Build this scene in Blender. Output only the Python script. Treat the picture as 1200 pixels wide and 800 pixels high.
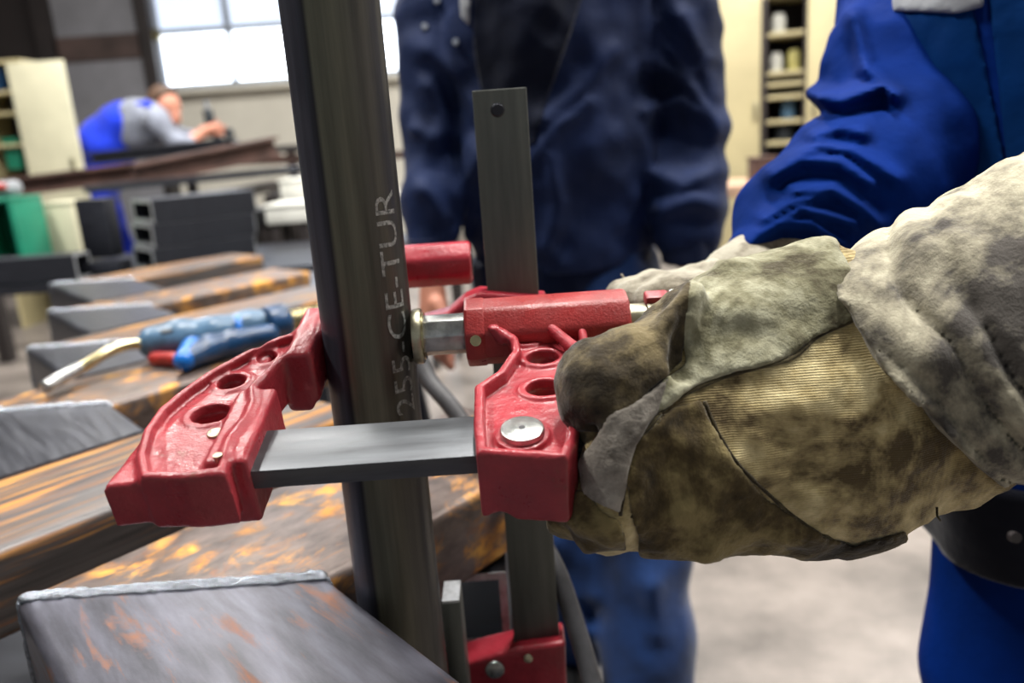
import bpy, bmesh, math, random
import numpy as np
from mathutils import Matrix, Vector
random.seed(4); np.random.seed(4)
for o in list(bpy.data.objects): bpy.data.objects.remove(o)
scene = bpy.context.scene
COL = scene.collection

# ------------------------------------------------------------------ camera
FPX = 933.33; PITCH = math.radians(14.5); ROLL = math.radians(4.0)
CAM = np.array([0, 0, 1.12])
_R0 = np.array([1, 0, 0.]); FW = np.array([0, math.cos(PITCH), -math.sin(PITCH)]); _U0 = np.array([0, math.sin(PITCH), math.cos(PITCH)])
RT = math.cos(ROLL)*_R0 - math.sin(ROLL)*_U0; UP = math.sin(ROLL)*_R0 + math.cos(ROLL)*_U0
cam = bpy.data.cameras.new('camera'); cam.sensor_width = 36; cam.lens = 28; cam.clip_start = 0.02; cam.clip_end = 200
camo = bpy.data.objects.new('camera', cam); COL.objects.link(camo); scene.camera = camo
camo.matrix_world = Matrix(((RT[0], UP[0], -FW[0], CAM[0]), (RT[1], UP[1], -FW[1], CAM[1]), (RT[2], UP[2], -FW[2], CAM[2]), (0, 0, 0, 1)))
cam.dof.use_dof = True; cam.dof.focus_distance = 0.47; cam.dof.aperture_fstop = 4.8

# ------------------------------------------------------------------ world, lights, exposure
w = bpy.data.worlds.new('world'); scene.world = w; w.use_nodes = True
bg = w.node_tree.nodes['Background']; bg.inputs[0].default_value = (0.9, 0.95, 1.0, 1); bg.inputs[1].default_value = 0.22
vs = scene.view_settings; vs.view_transform = 'Standard'; vs.look = 'None'; vs.exposure = 0.28; vs.gamma = 1.0; vs.use_curve_mapping = False

# measuring helpers: where the ray of a photo point meets a given depth / plane of the real place
def ray(x, y): return FW + RT*((x-600)/FPX) + UP*((400-y)/FPX)
def W(x, y, d): return CAM + ray(x, y)*d
def PL(x, y, z): r = ray(x, y); return CAM + r*((z-CAM[2])/r[2])
def PY(x, y, Y): r = ray(x, y); return CAM + r*(Y/r[1])
def plane_hit(x, y, o, n): r = ray(x, y); return CAM + r*(np.dot(o-CAM, n)/np.dot(r, n))

# ------------------------------------------------------------------ materials
def lin(c):
    return tuple(((v/255)/12.92 if v/255 <= .04045 else ((v/255+.055)/1.055)**2.4) for v in c) + (1,)
class NT:
    def __init__(s, name):
        s.m = bpy.data.materials.new(name); s.m.use_nodes = True; s.t = s.m.node_tree; s.n = s.t.nodes; s.l = s.t.links
        s.b = s.n['Principled BSDF']; s.tc = s.n.new('ShaderNodeTexCoord')
    def lk(s, a, b): s.l.new(a, b)
    def mapped(s, scale=(1, 1, 1), rot=(0, 0, 0)):
        mp = s.n.new('ShaderNodeMapping'); mp.inputs['Scale'].default_value = scale; mp.inputs['Rotation'].default_value = rot
        s.lk(s.tc.outputs['Object'], mp.inputs[0]); return mp.outputs[0]
    def noise(s, scale, detail=4, rough=.6, vec=None, dist=0):
        n = s.n.new('ShaderNodeTexNoise'); n.inputs['Scale'].default_value = scale; n.inputs['Detail'].default_value = detail
        n.inputs['Roughness'].default_value = rough; n.inputs['Distortion'].default_value = dist
        s.lk(vec if vec else s.tc.outputs['Object'], n.inputs['Vector']); return n.outputs['Fac']
    def ramp(s, fac, stops):
        r = s.n.new('ShaderNodeValToRGB'); s.lk(fac, r.inputs[0]); e = r.color_ramp.elements
        while len(e) < len(stops): e.new(.5)
        for i, (p, c) in enumerate(stops):
            e[i].position = p; e[i].color = c if len(c) == 4 else lin(c)
        return r.outputs[0]
    def mix(s, fac, a, b, mode='MIX'):
        m = s.n.new('ShaderNodeMix'); m.data_type = 'RGBA'; m.blend_type = mode
        if hasattr(fac, 'links'): s.lk(fac, m.inputs[0])
        else: m.inputs[0].default_value = fac
        for v, i in ((a, 6), (b, 7)):
            if hasattr(v, 'links'): s.lk(v, m.inputs[i])
            else: m.inputs[i].default_value = v if len(v) == 4 else lin(v)
        return m.outputs[2]
    def bump(s, h, strength=.3, dist=.001, prev=None):
        b = s.n.new('ShaderNodeBump'); b.inputs['Strength'].default_value = strength; b.inputs['Distance'].default_value = dist
        s.lk(h, b.inputs['Height'])
        if prev: s.lk(prev, b.inputs['Normal'])
        return b.outputs[0]
    def done(s, col=None, rough=.5, metal=0., normal=None, spec=None, sheen=0.):
        b = s.b.inputs
        if col is not None:
            if hasattr(col, 'links'): s.lk(col, b['Base Color'])
            else: b['Base Color'].default_value = col if len(col) == 4 else lin(col)
        if hasattr(rough, 'links'): s.lk(rough, b['Roughness'])
        else: b['Roughness'].default_value = rough
        b['Metallic'].default_value = metal
        if normal: s.lk(normal, b['Normal'])
        if spec is not None: b['Specular IOR Level'].default_value = spec
        if sheen: b['Sheen Weight'].default_value = sheen; b['Sheen Roughness'].default_value = .4
        return s.m
M = {}
BLK = (0, 0, 0, 1); WHT = (1, 1, 1, 1)
def plain(name, c, rough=.5, metal=0., nscale=8, namt=.35, bump=0., spec=None, sheen=0.):
    t = NT(name); n = t.noise(nscale, 5)
    dark = tuple(int(v*(1-namt)) for v in c)
    col = t.ramp(n, [(.3, dark), (.65, c)])
    nm = t.bump(t.noise(nscale*30, 3), bump, .001) if bump else None
    M[name] = t.done(col, rough, metal, nm, spec, sheen); return M[name]
def steel(name, base, tint, streak=(2, 40, 40), metal=.75, rough=(.28, .5)):
    t = NT(name); v = t.mapped(streak); n = t.noise(4, 6, .65, v); n2 = t.noise(14, 5)
    c = t.mix(n2, t.ramp(n, [(.3, tuple(int(x*.6) for x in base)), (.7, base)]), tint)
    r = t.ramp(n, [(.3, (rough[0],)*3+(1,)), (.7, (rough[1],)*3+(1,))])
    M[name] = t.done(c, r, metal, t.bump(t.noise(260, 4), .12, .0006)); return M[name]
def rusty(name, base, amount=.55, streak=(3, 16, 16), yellow=True):
    t = NT(name); v = t.mapped(streak)
    n = t.noise(3.2, 7, .68, v, .6); n2 = t.noise(11, 6, .6, t.mapped((streak[0]*.3, streak[1]*.18, streak[2]*.18)), .8); n3 = t.noise(4, 5, .6, v)
    sc = t.ramp(n3, [(.3, tuple(int(x*.55) for x in base)), (.7, base)])
    rust = t.ramp(n2, [(.25, (86, 60, 48)), (.45, (132, 88, 60)), (.6, (196, 138, 62) if yellow else (140, 92, 66)), (.75, (222, 174, 84) if yellow else (150, 108, 80))])
    prod = t.n.new('ShaderNodeMath'); prod.operation = 'MULTIPLY_ADD'; t.lk(n2, prod.inputs[0]); prod.inputs[1].default_value = .55; t.lk(n, prod.inputs[2])
    msk = t.ramp(prod.outputs[0], [(1-amount*.52, BLK), (1-amount*.52+.17, WHT)])
    c = t.mix(msk, sc, rust)
    r = t.ramp(msk, [(0, (.42,)*3+(1,)), (1, (.62,)*3+(1,))])
    M[name] = t.done(c, r, .45, t.bump(t.noise(200, 4), .15, .0006)); return M[name]
def tube_material():
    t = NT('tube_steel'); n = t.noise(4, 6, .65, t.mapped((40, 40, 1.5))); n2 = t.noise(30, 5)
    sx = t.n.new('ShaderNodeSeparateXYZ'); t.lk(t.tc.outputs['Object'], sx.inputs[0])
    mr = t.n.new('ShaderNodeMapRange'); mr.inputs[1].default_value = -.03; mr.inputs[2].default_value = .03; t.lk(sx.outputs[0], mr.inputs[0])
    tint = t.ramp(mr.outputs[0], [(.0, (84, 86, 98)), (.24, (76, 78, 90)), (.31, (44, 44, 50)), (.36, (108, 108, 92)), (.60, (116, 114, 98)), (.80, (78, 76, 72))])  # bluish heat strip at seam; highlight middle and shaded right side painted into colour
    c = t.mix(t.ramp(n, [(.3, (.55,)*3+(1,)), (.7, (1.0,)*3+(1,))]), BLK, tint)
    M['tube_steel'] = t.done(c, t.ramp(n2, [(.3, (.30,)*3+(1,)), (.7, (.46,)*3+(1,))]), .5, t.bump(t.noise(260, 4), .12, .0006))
tube_material()
steel('mill_steel', (104, 106, 112), (82, 84, 94), (2, 30, 30), .75, (.28, .44))
steel('dark_steel', (58, 61, 70), (44, 46, 54), (2, 20, 20), .5, (.35, .5))
steel('rail_steel', (104, 108, 112), (88, 90, 94), (3, 30, 30), .65, (.36, .52))
steel('bar_steel', (104, 106, 102), (88, 92, 88), (30, 30, 2), .6, (.38, .52))
rusty('rust_beam', (122, 108, 102), .45, (6, 12, 12))
rusty('rust_streak', (104, 100, 100), .50, (1.0, 26, 26))
rusty('blue_steel', (100, 100, 112), .32, (2.5, 14, 14), False)
plain('old_rust', (104, 76, 68), .7, 0, 6, .45)
plain('weld', (206, 214, 226), .25, .9, 300, .5, .6)
plain('cut_edge', (206, 210, 216), .35, .3, 60, .3)
def paint(name, c, hammer):
    t = NT(name); n = t.noise(30, 6, .7); g = t.noise(9, 5)
    col = t.ramp(n, [(.28, (110, 88, 66)), (.36, tuple(int(v*.82) for v in c)), (.62, c)])
    col = t.mix(t.ramp(g, [(.35, (.5,)*3+(1,)), (.7, (0, 0, 0, 1))]), col, tuple(int(v*.7) for v in c))
    nm = t.bump(t.noise(hammer, 3, .6), .5, .0008)
    r = t.ramp(t.noise(70, 4), [(.3, (.24,)*3+(1,)), (.7, (.45,)*3+(1,))])
    M[name] = t.done(col, r, 0.0, nm); return M[name]
paint('red_paint', (176, 56, 66), 420)
paint('red_hammer', (172, 56, 56), 650)
paint('red_far', (178, 44, 60), 300)
plain('zinc', (190, 186, 160), .3, .9, 60, .3, .2)
plain('zinc_bright', (206, 208, 206), .25, .9, 90, .35, .2)
plain('print_white', (158, 160, 156), .6, 0, 420, .7)
plain('torch_blue', (20, 66, 110), .35, 0, 40, .35)
plain('torch_grey', (84, 118, 148), .35, 0, 40, .3)
plain('torch_bright', (20, 110, 200), .3, 0, 40, .2)
plain('torch_black', (36, 44, 52), .5, 0, 40, .3)
plain('trigger_red', (168, 44, 40), .4, 0, 60, .2)
plain('brass', (196, 184, 140), .22, .9, 50, .3)
plain('rubber', (70, 70, 74), .55, 0, 40, .3)
def cloth(name, c, weave=900, wr=.25, nscale=7, namt=.3, rough=.85, sheen=.3, spec=.2):
    t = NT(name); n = t.noise(nscale, 5)
    col = t.ramp(n, [(.3, tuple(int(v*(1-namt)) for v in c)), (.7, c)])
    b1 = t.bump(t.noise(14, 4, .5), .5, .012)
    nm = t.bump(t.noise(weave, 2), wr, .0006, b1)
    M[name] = t.done(col, rough, 0, nm, spec, sheen); return M[name]
cloth('royal_cotton', (2, 42, 122), 1100, .3, sheen=.0, spec=.06)
cloth('royal_pocket', (4, 52, 112), 1100, .3, sheen=.0, spec=.06)
cloth('royal_shaded', (10, 14, 30), 1100, .3)  # royal blue hem taken to near-black, its shade painted in
cloth('navy_shell', (20, 40, 84), 500, .15, 6, .3, .72, .05, .25)
cloth('navy_rib', (14, 28, 62), 400, .3)
cloth('navy_shade', (10, 20, 44), 400, .3)
cloth('denim', (26, 56, 108), 600, .4, 9, .4)
cloth('overall_blue', (28, 60, 220), 300, .2)
cloth('grey_shirt', (150, 156, 172), 300, .2)
cloth('grey_knit', (168, 172, 178), 500, .5)
plain('skin', (206, 140, 116), .5, 0, 12, .12)
plain('hair', (92, 66, 48), .6, 0, 60, .4)
def glove_mat(name, light, mid, dark, lo=.36, hi=.62, weave=None, scale=9):
    t = NT(name); n = t.noise(scale, 7, .68, None, .5); n2 = t.noise(scale*5, 5, .6)
    mx = t.n.new('ShaderNodeMath'); mx.operation = 'MULTIPLY_ADD'; t.lk(n2, mx.inputs[0]); mx.inputs[1].default_value = .35; t.lk(n, mx.inputs[2])
    ad = t.n.new('ShaderNodeMath'); ad.operation = 'SUBTRACT'; t.lk(mx.outputs[0], ad.inputs[0]); ad.inputs[1].default_value = .175
    col = t.ramp(ad.outputs[0], [(lo, dark), ((lo+hi)/2, mid), (hi, light)])
    nm = t.bump(t.noise(70, 6, .7), .55, .004)
    nm = t.bump(t.noise(700, 3), .35, .0008, nm)
    if weave:
        wv = t.n.new('ShaderNodeTexWave'); wv.wave_type = 'BANDS'; wv.bands_direction = 'Z'; wv.inputs['Scale'].default_value = weave; wv.inputs['Distortion'].default_value = .6
        t.lk(t.tc.outputs['Object'], wv.inputs['Vector']); nm = t.bump(wv.outputs['Fac'], .5, .0008, nm)
    M[name] = t.done(col, .92, 0, nm, .15, .25); return M[name]
glove_mat('glove_cloth', (224, 208, 160), (184, 166, 120), (98, 84, 60), .36, .56, 260, 11)
glove_mat('glove_leather', (172, 170, 146), (130, 127, 102), (74, 68, 52), .39, .60, None, 13)
glove_mat('glove_dirty', (142, 128, 88), (86, 74, 50), (44, 38, 30), .36, .62, None, 14)
glove_mat('glove_thumb', (118, 106, 78), (70, 62, 48), (38, 34, 30), .36, .64, None, 16)
glove_mat('glove_grimy', (168, 162, 152), (128, 122, 114), (84, 78, 72), .36, .62, None, 14)
glove_mat('glove_cuff', (188, 182, 160), (148, 142, 124), (80, 76, 72), .41, .59, None, 10)
glove_mat('glove_pale', (162, 157, 142), (130, 124, 110), (84, 78, 66), .36, .56, None, 16)
glove_mat('stitch', (96, 88, 66), (70, 62, 46), (48, 42, 32), .36, .62, None, 30)
plain('concrete', (140, 131, 125), .4, 0, 3.2, .45, .3)
plain('wall_paint', (206, 202, 190), .8, 0, 1.2, .08)
plain('dark_wall', (40, 34, 34), .8, 0, 1, .3)
plain('ceiling_paint', (120, 118, 114), .85, 0, 1, .15)
plain('gate_grey', (132, 132, 138), .6, 0, 1.5, .15)
plain('gate_brown', (84, 68, 64), .6, 0, 3, .3)
plain('frame_dark', (46, 40, 40), .6, 0, 3, .3)
plain('frame_steel', (150, 158, 170), .5, 0.2, 3, .2)
plain('cream_metal', (214, 210, 182), .5, 0, 3, .1)
plain('tan_metal', (200, 188, 146), .5, 0, 2, .12)
plain('shelf_dark', (52, 44, 44), .7, 0, 3, .3)
plain('green_plastic', (30, 140, 110), .45, 0, 5, .2)
plain('white_metal', (224, 224, 216), .5, 0, 5, .15)
plain('wood', (196, 160, 134), .6, 0, 6, .25)
plain('black_plastic', (26, 26, 28), .4, 0, 10, .3)
plain('jar_yellow', (214, 206, 130), .4, 0, 10, .2)
plain('rust_brown', (96, 66, 58), .7, 0, 5, .4)
def emis(name, c, s):
    t = NT(name); t.b.inputs['Emission Color'].default_value = lin(c); t.b.inputs['Emission Strength'].default_value = s
    t.b.inputs['Base Color'].default_value = lin((200, 210, 220)); t.b.inputs['Roughness'].default_value = .3
    M[name] = t.m
emis('lit_pane', (236, 244, 255), 4.0); emis('lit_pane_hazy', (206, 220, 246), .8); emis('lamp_glow', (255, 250, 240), 9)

# ------------------------------------------------------------------ object helpers
def tag(o, label=None, cat=None, group=None, kind=None):
    for k, v in (('label', label), ('category', cat), ('group', group), ('kind', kind)):
        if v: o[k] = v
    return o
def empty(name, loc=(0, 0, 0), mat=None):
    o = bpy.data.objects.new(name, None); COL.objects.link(o); o.empty_display_size = .05
    if mat is not None: o.matrix_world = mat
    else: o.location = tuple(loc)
    return o
def rootloc(p):
    while p.parent: p = p.parent
    return np.array(p.location)
def mesh_obj(name, V, F, mat, parent=None, smooth=True, world=False):
    V = np.asarray(V, dtype=float)
    if world and parent is not None: V = V - rootloc(parent)
    me = bpy.data.meshes.new(name)
    if isinstance(F, np.ndarray):
        nf = len(F); k = F.shape[1]
        me.vertices.add(len(V)); me.vertices.foreach_set('co', V.astype(np.float32).ravel())
        me.loops.add(nf*k); me.loops.foreach_set('vertex_index', F.astype(np.int32).ravel())
        me.polygons.add(nf); me.polygons.foreach_set('loop_start', np.arange(0, nf*k, k, dtype=np.int32)); me.update(calc_edges=True); me.validate()
    else: me.from_pydata([tuple(v) for v in V], [], F)
    me.update()
    me.materials.append(M[mat])
    me.polygons.foreach_set('use_smooth', [smooth]*len(me.polygons))
    o = bpy.data.objects.new(name, me); COL.objects.link(o)
    if parent is not None: o.parent = parent
    return o
def bm_obj(name, bm, mat, parent=None, smooth=False, world=False, angle=None):
    if world and parent is not None:
        bmesh.ops.translate(bm, verts=bm.verts, vec=-Vector(rootloc(parent)))
    me = bpy.data.meshes.new(name); bmesh.ops.recalc_face_normals(bm, faces=bm.faces); bm.to_mesh(me); bm.free()
    me.materials.append(M[mat]); me.polygons.foreach_set('use_smooth', [smooth]*len(me.polygons))
    if angle: me.polygons.foreach_set('use_smooth', [True]*len(me.polygons)); me.set_sharp_from_angle(angle=angle)
    o = bpy.data.objects.new(name, me); COL.objects.link(o)
    if parent is not None: o.parent = parent
    return o
def box_bm(c, s, rz=0, bev=0, seg=2, rot=None, bm=None):
    b = bmesh.new(); bmesh.ops.create_cube(b, size=1)
    bmesh.ops.scale(b, vec=Vector(s), verts=b.verts)
    if bev: bmesh.ops.bevel(b, geom=list(b.edges), offset=bev, segments=seg, profile=.5, affect='EDGES')
    mt = Matrix.Translation(Vector(tuple(c))) @ (rot if rot is not None else Matrix.Rotation(rz, 4, 'Z'))
    bmesh.ops.transform(b, matrix=mt, verts=b.verts)
    if bm is not None:
        me = bpy.data.meshes.new('t'); b.to_mesh(me); b.free(); bm.from_mesh(me); bpy.data.meshes.remove(me); return bm
    return b
def box(name, c, s, mat, parent=None, rz=0, bev=0, world=True, rot=None):
    return bm_obj(name, box_bm(c, s, rz, bev, 2, rot), mat, parent, world=world, angle=.6 if bev else None)
def cyl_bm(a, b, r, r2=None, n=24, bev=0, ring0=0):
    a = Vector(tuple(a)); b = Vector(tuple(b)); d = b-a; q = bmesh.new()
    bmesh.ops.create_cone(q, cap_ends=True, segments=n, radius1=r, radius2=r if r2 is None else r2, depth=d.length)
    if bev: bmesh.ops.bevel(q, geom=[e for e in q.edges if len(e.link_faces) == 2 and any(len(f.verts) > 4 for f in e.link_faces)], offset=bev, segments=2, profile=.5, affect='EDGES')
    bmesh.ops.transform(q, matrix=Matrix.Translation((a+b)/2) @ d.to_track_quat('Z', 'Y').to_matrix().to_4x4() @ Matrix.Rotation(ring0, 4, 'Z'), verts=q.verts)
    return q
def cyl(name, a, b, r, mat, parent=None, r2=None, n=24, bev=0, world=True, ring0=0):
    return bm_obj(name, cyl_bm(a, b, r, r2, n, bev, ring0), mat, parent, world=world, angle=.6)
def tube_mesh(pts, rad, n=12):
    pts = [Vector(tuple(p)) for p in pts]; V = []; F = []
    if not hasattr(rad, '__len__'): rad = [rad]*len(pts)
    up = Vector((.13, .2, .97))
    for i, p in enumerate(pts):
        t = (pts[min(i+1, len(pts)-1)]-pts[max(i-1, 0)]).normalized(); s = t.cross(up).normalized(); u = s.cross(t)
        for k in range(n):
            a = 2*math.pi*k/n; V.append(p+(s*math.cos(a)+u*math.sin(a))*rad[i])
    for i in range(len(pts)-1):
        for k in range(n): F.append((i*n+k, i*n+(k+1) % n, (i+1)*n+(k+1) % n, (i+1)*n+k))
    F.append(tuple(range(n-1, -1, -1))); F.append(tuple((len(pts)-1)*n+k for k in range(n)))
    return V, F
def spline(pts, n=8):
    P = [np.array(p, float) for p in pts]; P = [2*P[0]-P[1]]+P+[2*P[-1]-P[-2]]; out = []
    for i in range(1, len(P)-2):
        for k in range(n):
            t = k/n; a, b, c, d = P[i-1:i+3]
            out.append(.5*((2*b)+(-a+c)*t+(2*a-5*b+4*c-d)*t*t+(-a+3*b-3*c+d)*t**3))
    out.append(P[-2]); return out

# ------------------------------------------------------------------ implicit surfaces (castings, gloves, clothing, bodies)
def smin(a, b, k):
    h = np.clip(.5+.5*(b-a)/k, 0, 1); return b+(a-b)*h-k*h*(1-h)
def smax(a, b, k): return -smin(-a, -b, k)
def cone(P, a, b, ra, rb, flat=1., axis=None):
    X, Y, Z = P; a = np.asarray(a, float); b = np.asarray(b, float); ba = b-a; L = max(float(ba@ba), 1e-12)
    t = np.clip(((X-a[0])*ba[0]+(Y-a[1])*ba[1]+(Z-a[2])*ba[2])/L, 0, 1)
    qx = X-a[0]-t*ba[0]; qy = Y-a[1]-t*ba[1]; qz = Z-a[2]-t*ba[2]; q = qx*qx+qy*qy+qz*qz
    if flat != 1.:
        n = axis; q = q+(flat*flat-1)*(qx*n[0]+qy*n[1]+qz*n[2])**2
    return np.sqrt(q)-(ra+(rb-ra)*t)
def chain(P, pts, k=.01, flat=1., axis=None):
    d = None
    for (a, ra), (b, rb) in zip(pts[:-1], pts[1:]):
        c = cone(P, a, b, ra, rb, flat, axis); d = c if d is None else smin(d, c, k)
    return d
_lat = np.random.RandomState(3).rand(32, 32, 32).astype(np.float32)
def vnoise(X, Y, Z, s):
    if getattr(X, 'ndim', 0) == 3 and X.shape[1] == 1 and Y.shape[0] == 1 and X.size > 1:      # open grid: interpolate one axis at a time
        r = _lat
        for q, A in enumerate((X, Y, Z)):
            a = A.ravel()*s+(100.3, 100.7, 100.1)[q]; i = np.floor(a).astype(int); f_ = (a-i).astype(np.float32); f_ = f_*f_*(3-2*f_)
            sh = [1, 1, 1]; sh[q] = len(a); f_ = f_.reshape(sh); r = np.take(r, i % 32, q)*(1-f_)+np.take(r, (i+1) % 32, q)*f_
        return r-.5
    X, Y, Z = np.broadcast_arrays(X*s+100.3, Y*s+100.7, Z*s+100.1)
    xi, yi, zi = np.floor(X).astype(int), np.floor(Y).astype(int), np.floor(Z).astype(int)
    fx, fy, fz = X-xi, Y-yi, Z-zi; fx = fx*fx*(3-2*fx); fy = fy*fy*(3-2*fy); fz = fz*fz*(3-2*fz); r = 0
    for i in (0, 1):
        for j in (0, 1):
            for k in (0, 1):
                r = r+_lat[(xi+i) % 32, (yi+j) % 32, (zi+k) % 32]*(fx if i else 1-fx)*(fy if j else 1-fy)*(fz if k else 1-fz)
    return r-.5
def poly2d(X, Y, pts):
    X, Y = np.broadcast_arrays(X, Y); d = np.full(X.shape, 1e9); s = np.ones(X.shape); n = len(pts)
    for i in range(n):
        ax, ay = pts[i]; bx, by = pts[i-1]; ex, ey = bx-ax, by-ay; wx, wy = X-ax, Y-ay
        t = np.clip((wx*ex+wy*ey)/(ex*ex+ey*ey+1e-15), 0, 1); d = np.minimum(d, (wx-ex*t)**2+(wy-ey*t)**2)
        c1 = Y >= ay; c2 = Y < by; c3 = ex*wy > ey*wx
        s = np.where((c1 & c2 & c3) | (~c1 & ~c2 & ~c3), -s, s)
    return s*np.sqrt(d)
def boxd(P, c, h, r=0):
    q = [np.abs(p-cc)-(hh-r) for p, cc, hh in zip(P, c, h)]
    out = np.sqrt(np.maximum(q[0], 0)**2+np.maximum(q[1], 0)**2+np.maximum(q[2], 0)**2)
    return out+np.minimum(np.maximum(np.maximum(q[0], q[1]), q[2]), 0)-r
def nets(fn, lo, hi, res):
    ax = [np.arange(l, h+res, res, dtype=np.float32) for l, h in zip(lo, hi)]
    P = (ax[0][:, None, None], ax[1][None, :, None], ax[2][None, None, :])
    D = np.broadcast_to(fn(P), tuple(len(a) for a in ax)).astype(np.float32).copy()
    D[0] = np.maximum(D[0], 1e-4); D[-1] = np.maximum(D[-1], 1e-4); D[:, 0] = np.maximum(D[:, 0], 1e-4); D[:, -1] = np.maximum(D[:, -1], 1e-4); D[:, :, 0] = np.maximum(D[:, :, 0], 1e-4); D[:, :, -1] = np.maximum(D[:, :, -1], 1e-4)
    S = D < 0; nx, ny, nz = D.shape
    cnt = sum(S[i:nx-1+i, j:ny-1+j, k:nz-1+k].astype(np.int8) for i in (0, 1) for j in (0, 1) for k in (0, 1))
    ci, cj, ck = np.nonzero((cnt > 0) & (cnt < 8))
    idx = np.full((nx-1, ny-1, nz-1), -1, np.int64); idx[ci, cj, ck] = np.arange(len(ci))
    acc = np.zeros((len(ci), 3)); num = np.zeros(len(ci)); cor = [(i, j, k) for i in (0, 1) for j in (0, 1) for k in (0, 1)]
    for a in range(8):
        for b in range(a+1, 8):
            A, B = cor[a], cor[b]
            if sum(abs(p-q) for p, q in zip(A, B)) != 1: continue
            da = D[ci+A[0], cj+A[1], ck+A[2]]; db = D[ci+B[0], cj+B[1], ck+B[2]]; m = (da < 0) != (db < 0)
            t = np.where(m, da/np.where(m, da-db, 1), 0)
            for q in range(3): acc[:, q] += np.where(m, A[q]+t*(B[q]-A[q]), 0)
            num += m
    acc /= num[:, None]
    V = np.stack([ax[0][ci], ax[1][cj], ax[2][ck]], 1)+acc*res
    Q = []
    for d in range(3):
        sl0 = [slice(1, -1)]*3; sl1 = [slice(1, -1)]*3; sl0[d] = slice(0, -1); sl1[d] = slice(1, None)
        s0, s1 = S[tuple(sl0)], S[tuple(sl1)]; i, j, k = np.nonzero(s0 != s1); ins = s0[i, j, k]
        off = [1, 1, 1]; off[d] = 0; c = [i+off[0], j+off[1], k+off[2]]; u, v = [(1, 2), (2, 0), (0, 1)][d]
        def at(du, dv):
            e = list(c); e[u] = e[u]+du; e[v] = e[v]+dv; return idx[e[0], e[1], e[2]]
        q = np.stack([at(-1, -1), at(0, -1), at(0, 0), at(-1, 0)], 1); q[~ins] = q[~ins][:, ::-1]; Q.append(q)
    return V, np.concatenate(Q)
def sdf_obj(name, fn, lo, hi, res, mat, parent=None, world=False):
    V, Q = nets(fn, lo, hi, res); return mesh_obj(name, V, Q, mat, parent, True, world)
def bounds(pts, pad):
    A = np.array(pts); return A.min(0)-pad, A.max(0)+pad
def pxpy(P):
    X, Y, Z = P; dx, dy, dz = X-CAM[0], Y-CAM[1], Z-CAM[2]
    z = dx*FW[0]+dy*FW[1]+dz*FW[2]; return 600+FPX*(dx*RT[0]+dy*RT[1]+dz*RT[2])/z, 400-FPX*(dx*UP[0]+dy*UP[1]+dz*UP[2])/z, z

# ------------------------------------------------------------------ the hall: floor, walls, gate, window, ceiling, lamps
def struct(o): o['kind'] = 'structure'; return o
struct(box('floor', (0, 3, -.1), (13, 18, .2), 'concrete', world=False))
YB = 10.0
GX0, GX1 = PY(72, 60, YB)[0], PY(172, 60, YB)[0]
wx0, wx1, wz0, wz1 = PY(186, 60, YB)[0], -.55, PY(260, 99, YB)[2], 4.4
def wallpiece(bm, x0, x1, z0, z1): box_bm(((x0+x1)/2, YB+.12, (z0+z1)/2), (x1-x0, .24, z1-z0), bm=bm)
bm = bmesh.new()
wallpiece(bm, GX1+.1, wx0, 0, 5.2); wallpiece(bm, wx0, wx1, 0, wz0); wallpiece(bm, wx0, wx1, wz1, 5.2); wallpiece(bm, wx1, 6.5, 0, 5.2)
struct(bm_obj('wall_back', bm, 'wall_paint'))
struct(box('wall_left', (-6.6, 4, 2.6), (.2, 12, 5.2), 'dark_wall', world=False))
struct(box('wall_right', (6.4, 4, 2.6), (.2, 12, 5.2), 'wall_paint', world=False))
struct(box('ceiling', (0, 4, 5.3), (13, 16, .2), 'ceiling_paint', world=False))
# window band
wr = struct(empty('window_1', (wx0, YB, wz0)))
fb = bmesh.new(); ncol, rows = 4, [wz0, PY(265, 33, YB)[2], PY(265, 33, YB)[2]+1.05, wz1]
cw = (wx1-wx0)/ncol
for x in [wx0+i*cw for i in range(ncol+1)]: box_bm((x, YB+.06, (wz0+wz1)/2), (.06, .14, wz1-wz0), bm=fb)
for z in rows: box_bm(((wx0+wx1)/2, YB+.06, z), (wx1-wx0, .13, .06), bm=fb)
bm_obj('window_frame', fb, 'frame_steel', wr, world=True)
box('window_sill', ((wx0+wx1)/2, YB-.05, wz0-.06), (wx1-wx0+.1, .22, .05), 'wall_paint', wr)
for i in range(ncol):
    for j in range(3):
        box('pane', (wx0+(i+.5)*cw, YB+.08, (rows[j]+rows[j+1])/2), (cw-.06, .02, rows[j+1]-rows[j]-.06), 'lit_pane' if j != 1 else 'lit_pane_hazy', wr)
box('latch', PY(183, 41, YB-.06), (.09, .06, .12), 'brass', wr)
# sliding gate left of the window, with steel framing
gt = struct(empty('door_1', ((GX0+GX1)/2, YB-.1, 0)))
for nm, x0, x1, z0, z1, mt in (('gate_panel', GX0, GX1, PY(120, 152, YB)[2]-1.6, PY(120, 72, YB)[2], 'gate_grey'), ('gate_panel', GX0, GX1, PY(120, 43, YB)[2], 5.0, 'gate_grey'),
                               ('gate_rail', GX0, GX1, PY(120, 72, YB)[2], PY(120, 43, YB)[2], 'gate_brown'), ('gate_stile', GX1-.02, GX1+.14, 0, 5.1, 'frame_dark'), ('gate_stile', GX0-.2, GX0+.03, 0, 5.1, 'frame_dark')):
    box(nm, ((x0+x1)/2, YB-.06-(0.03 if 'panel' not in nm else 0), (z0+z1)/2), (x1-x0, .1, z1-z0), mt, gt)
struct(box('wall_recess', ((GX0-6.5)/2, YB+.05, 2.6), (6.5+GX0, .1, 5.2), 'dark_wall', world=False))
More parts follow.
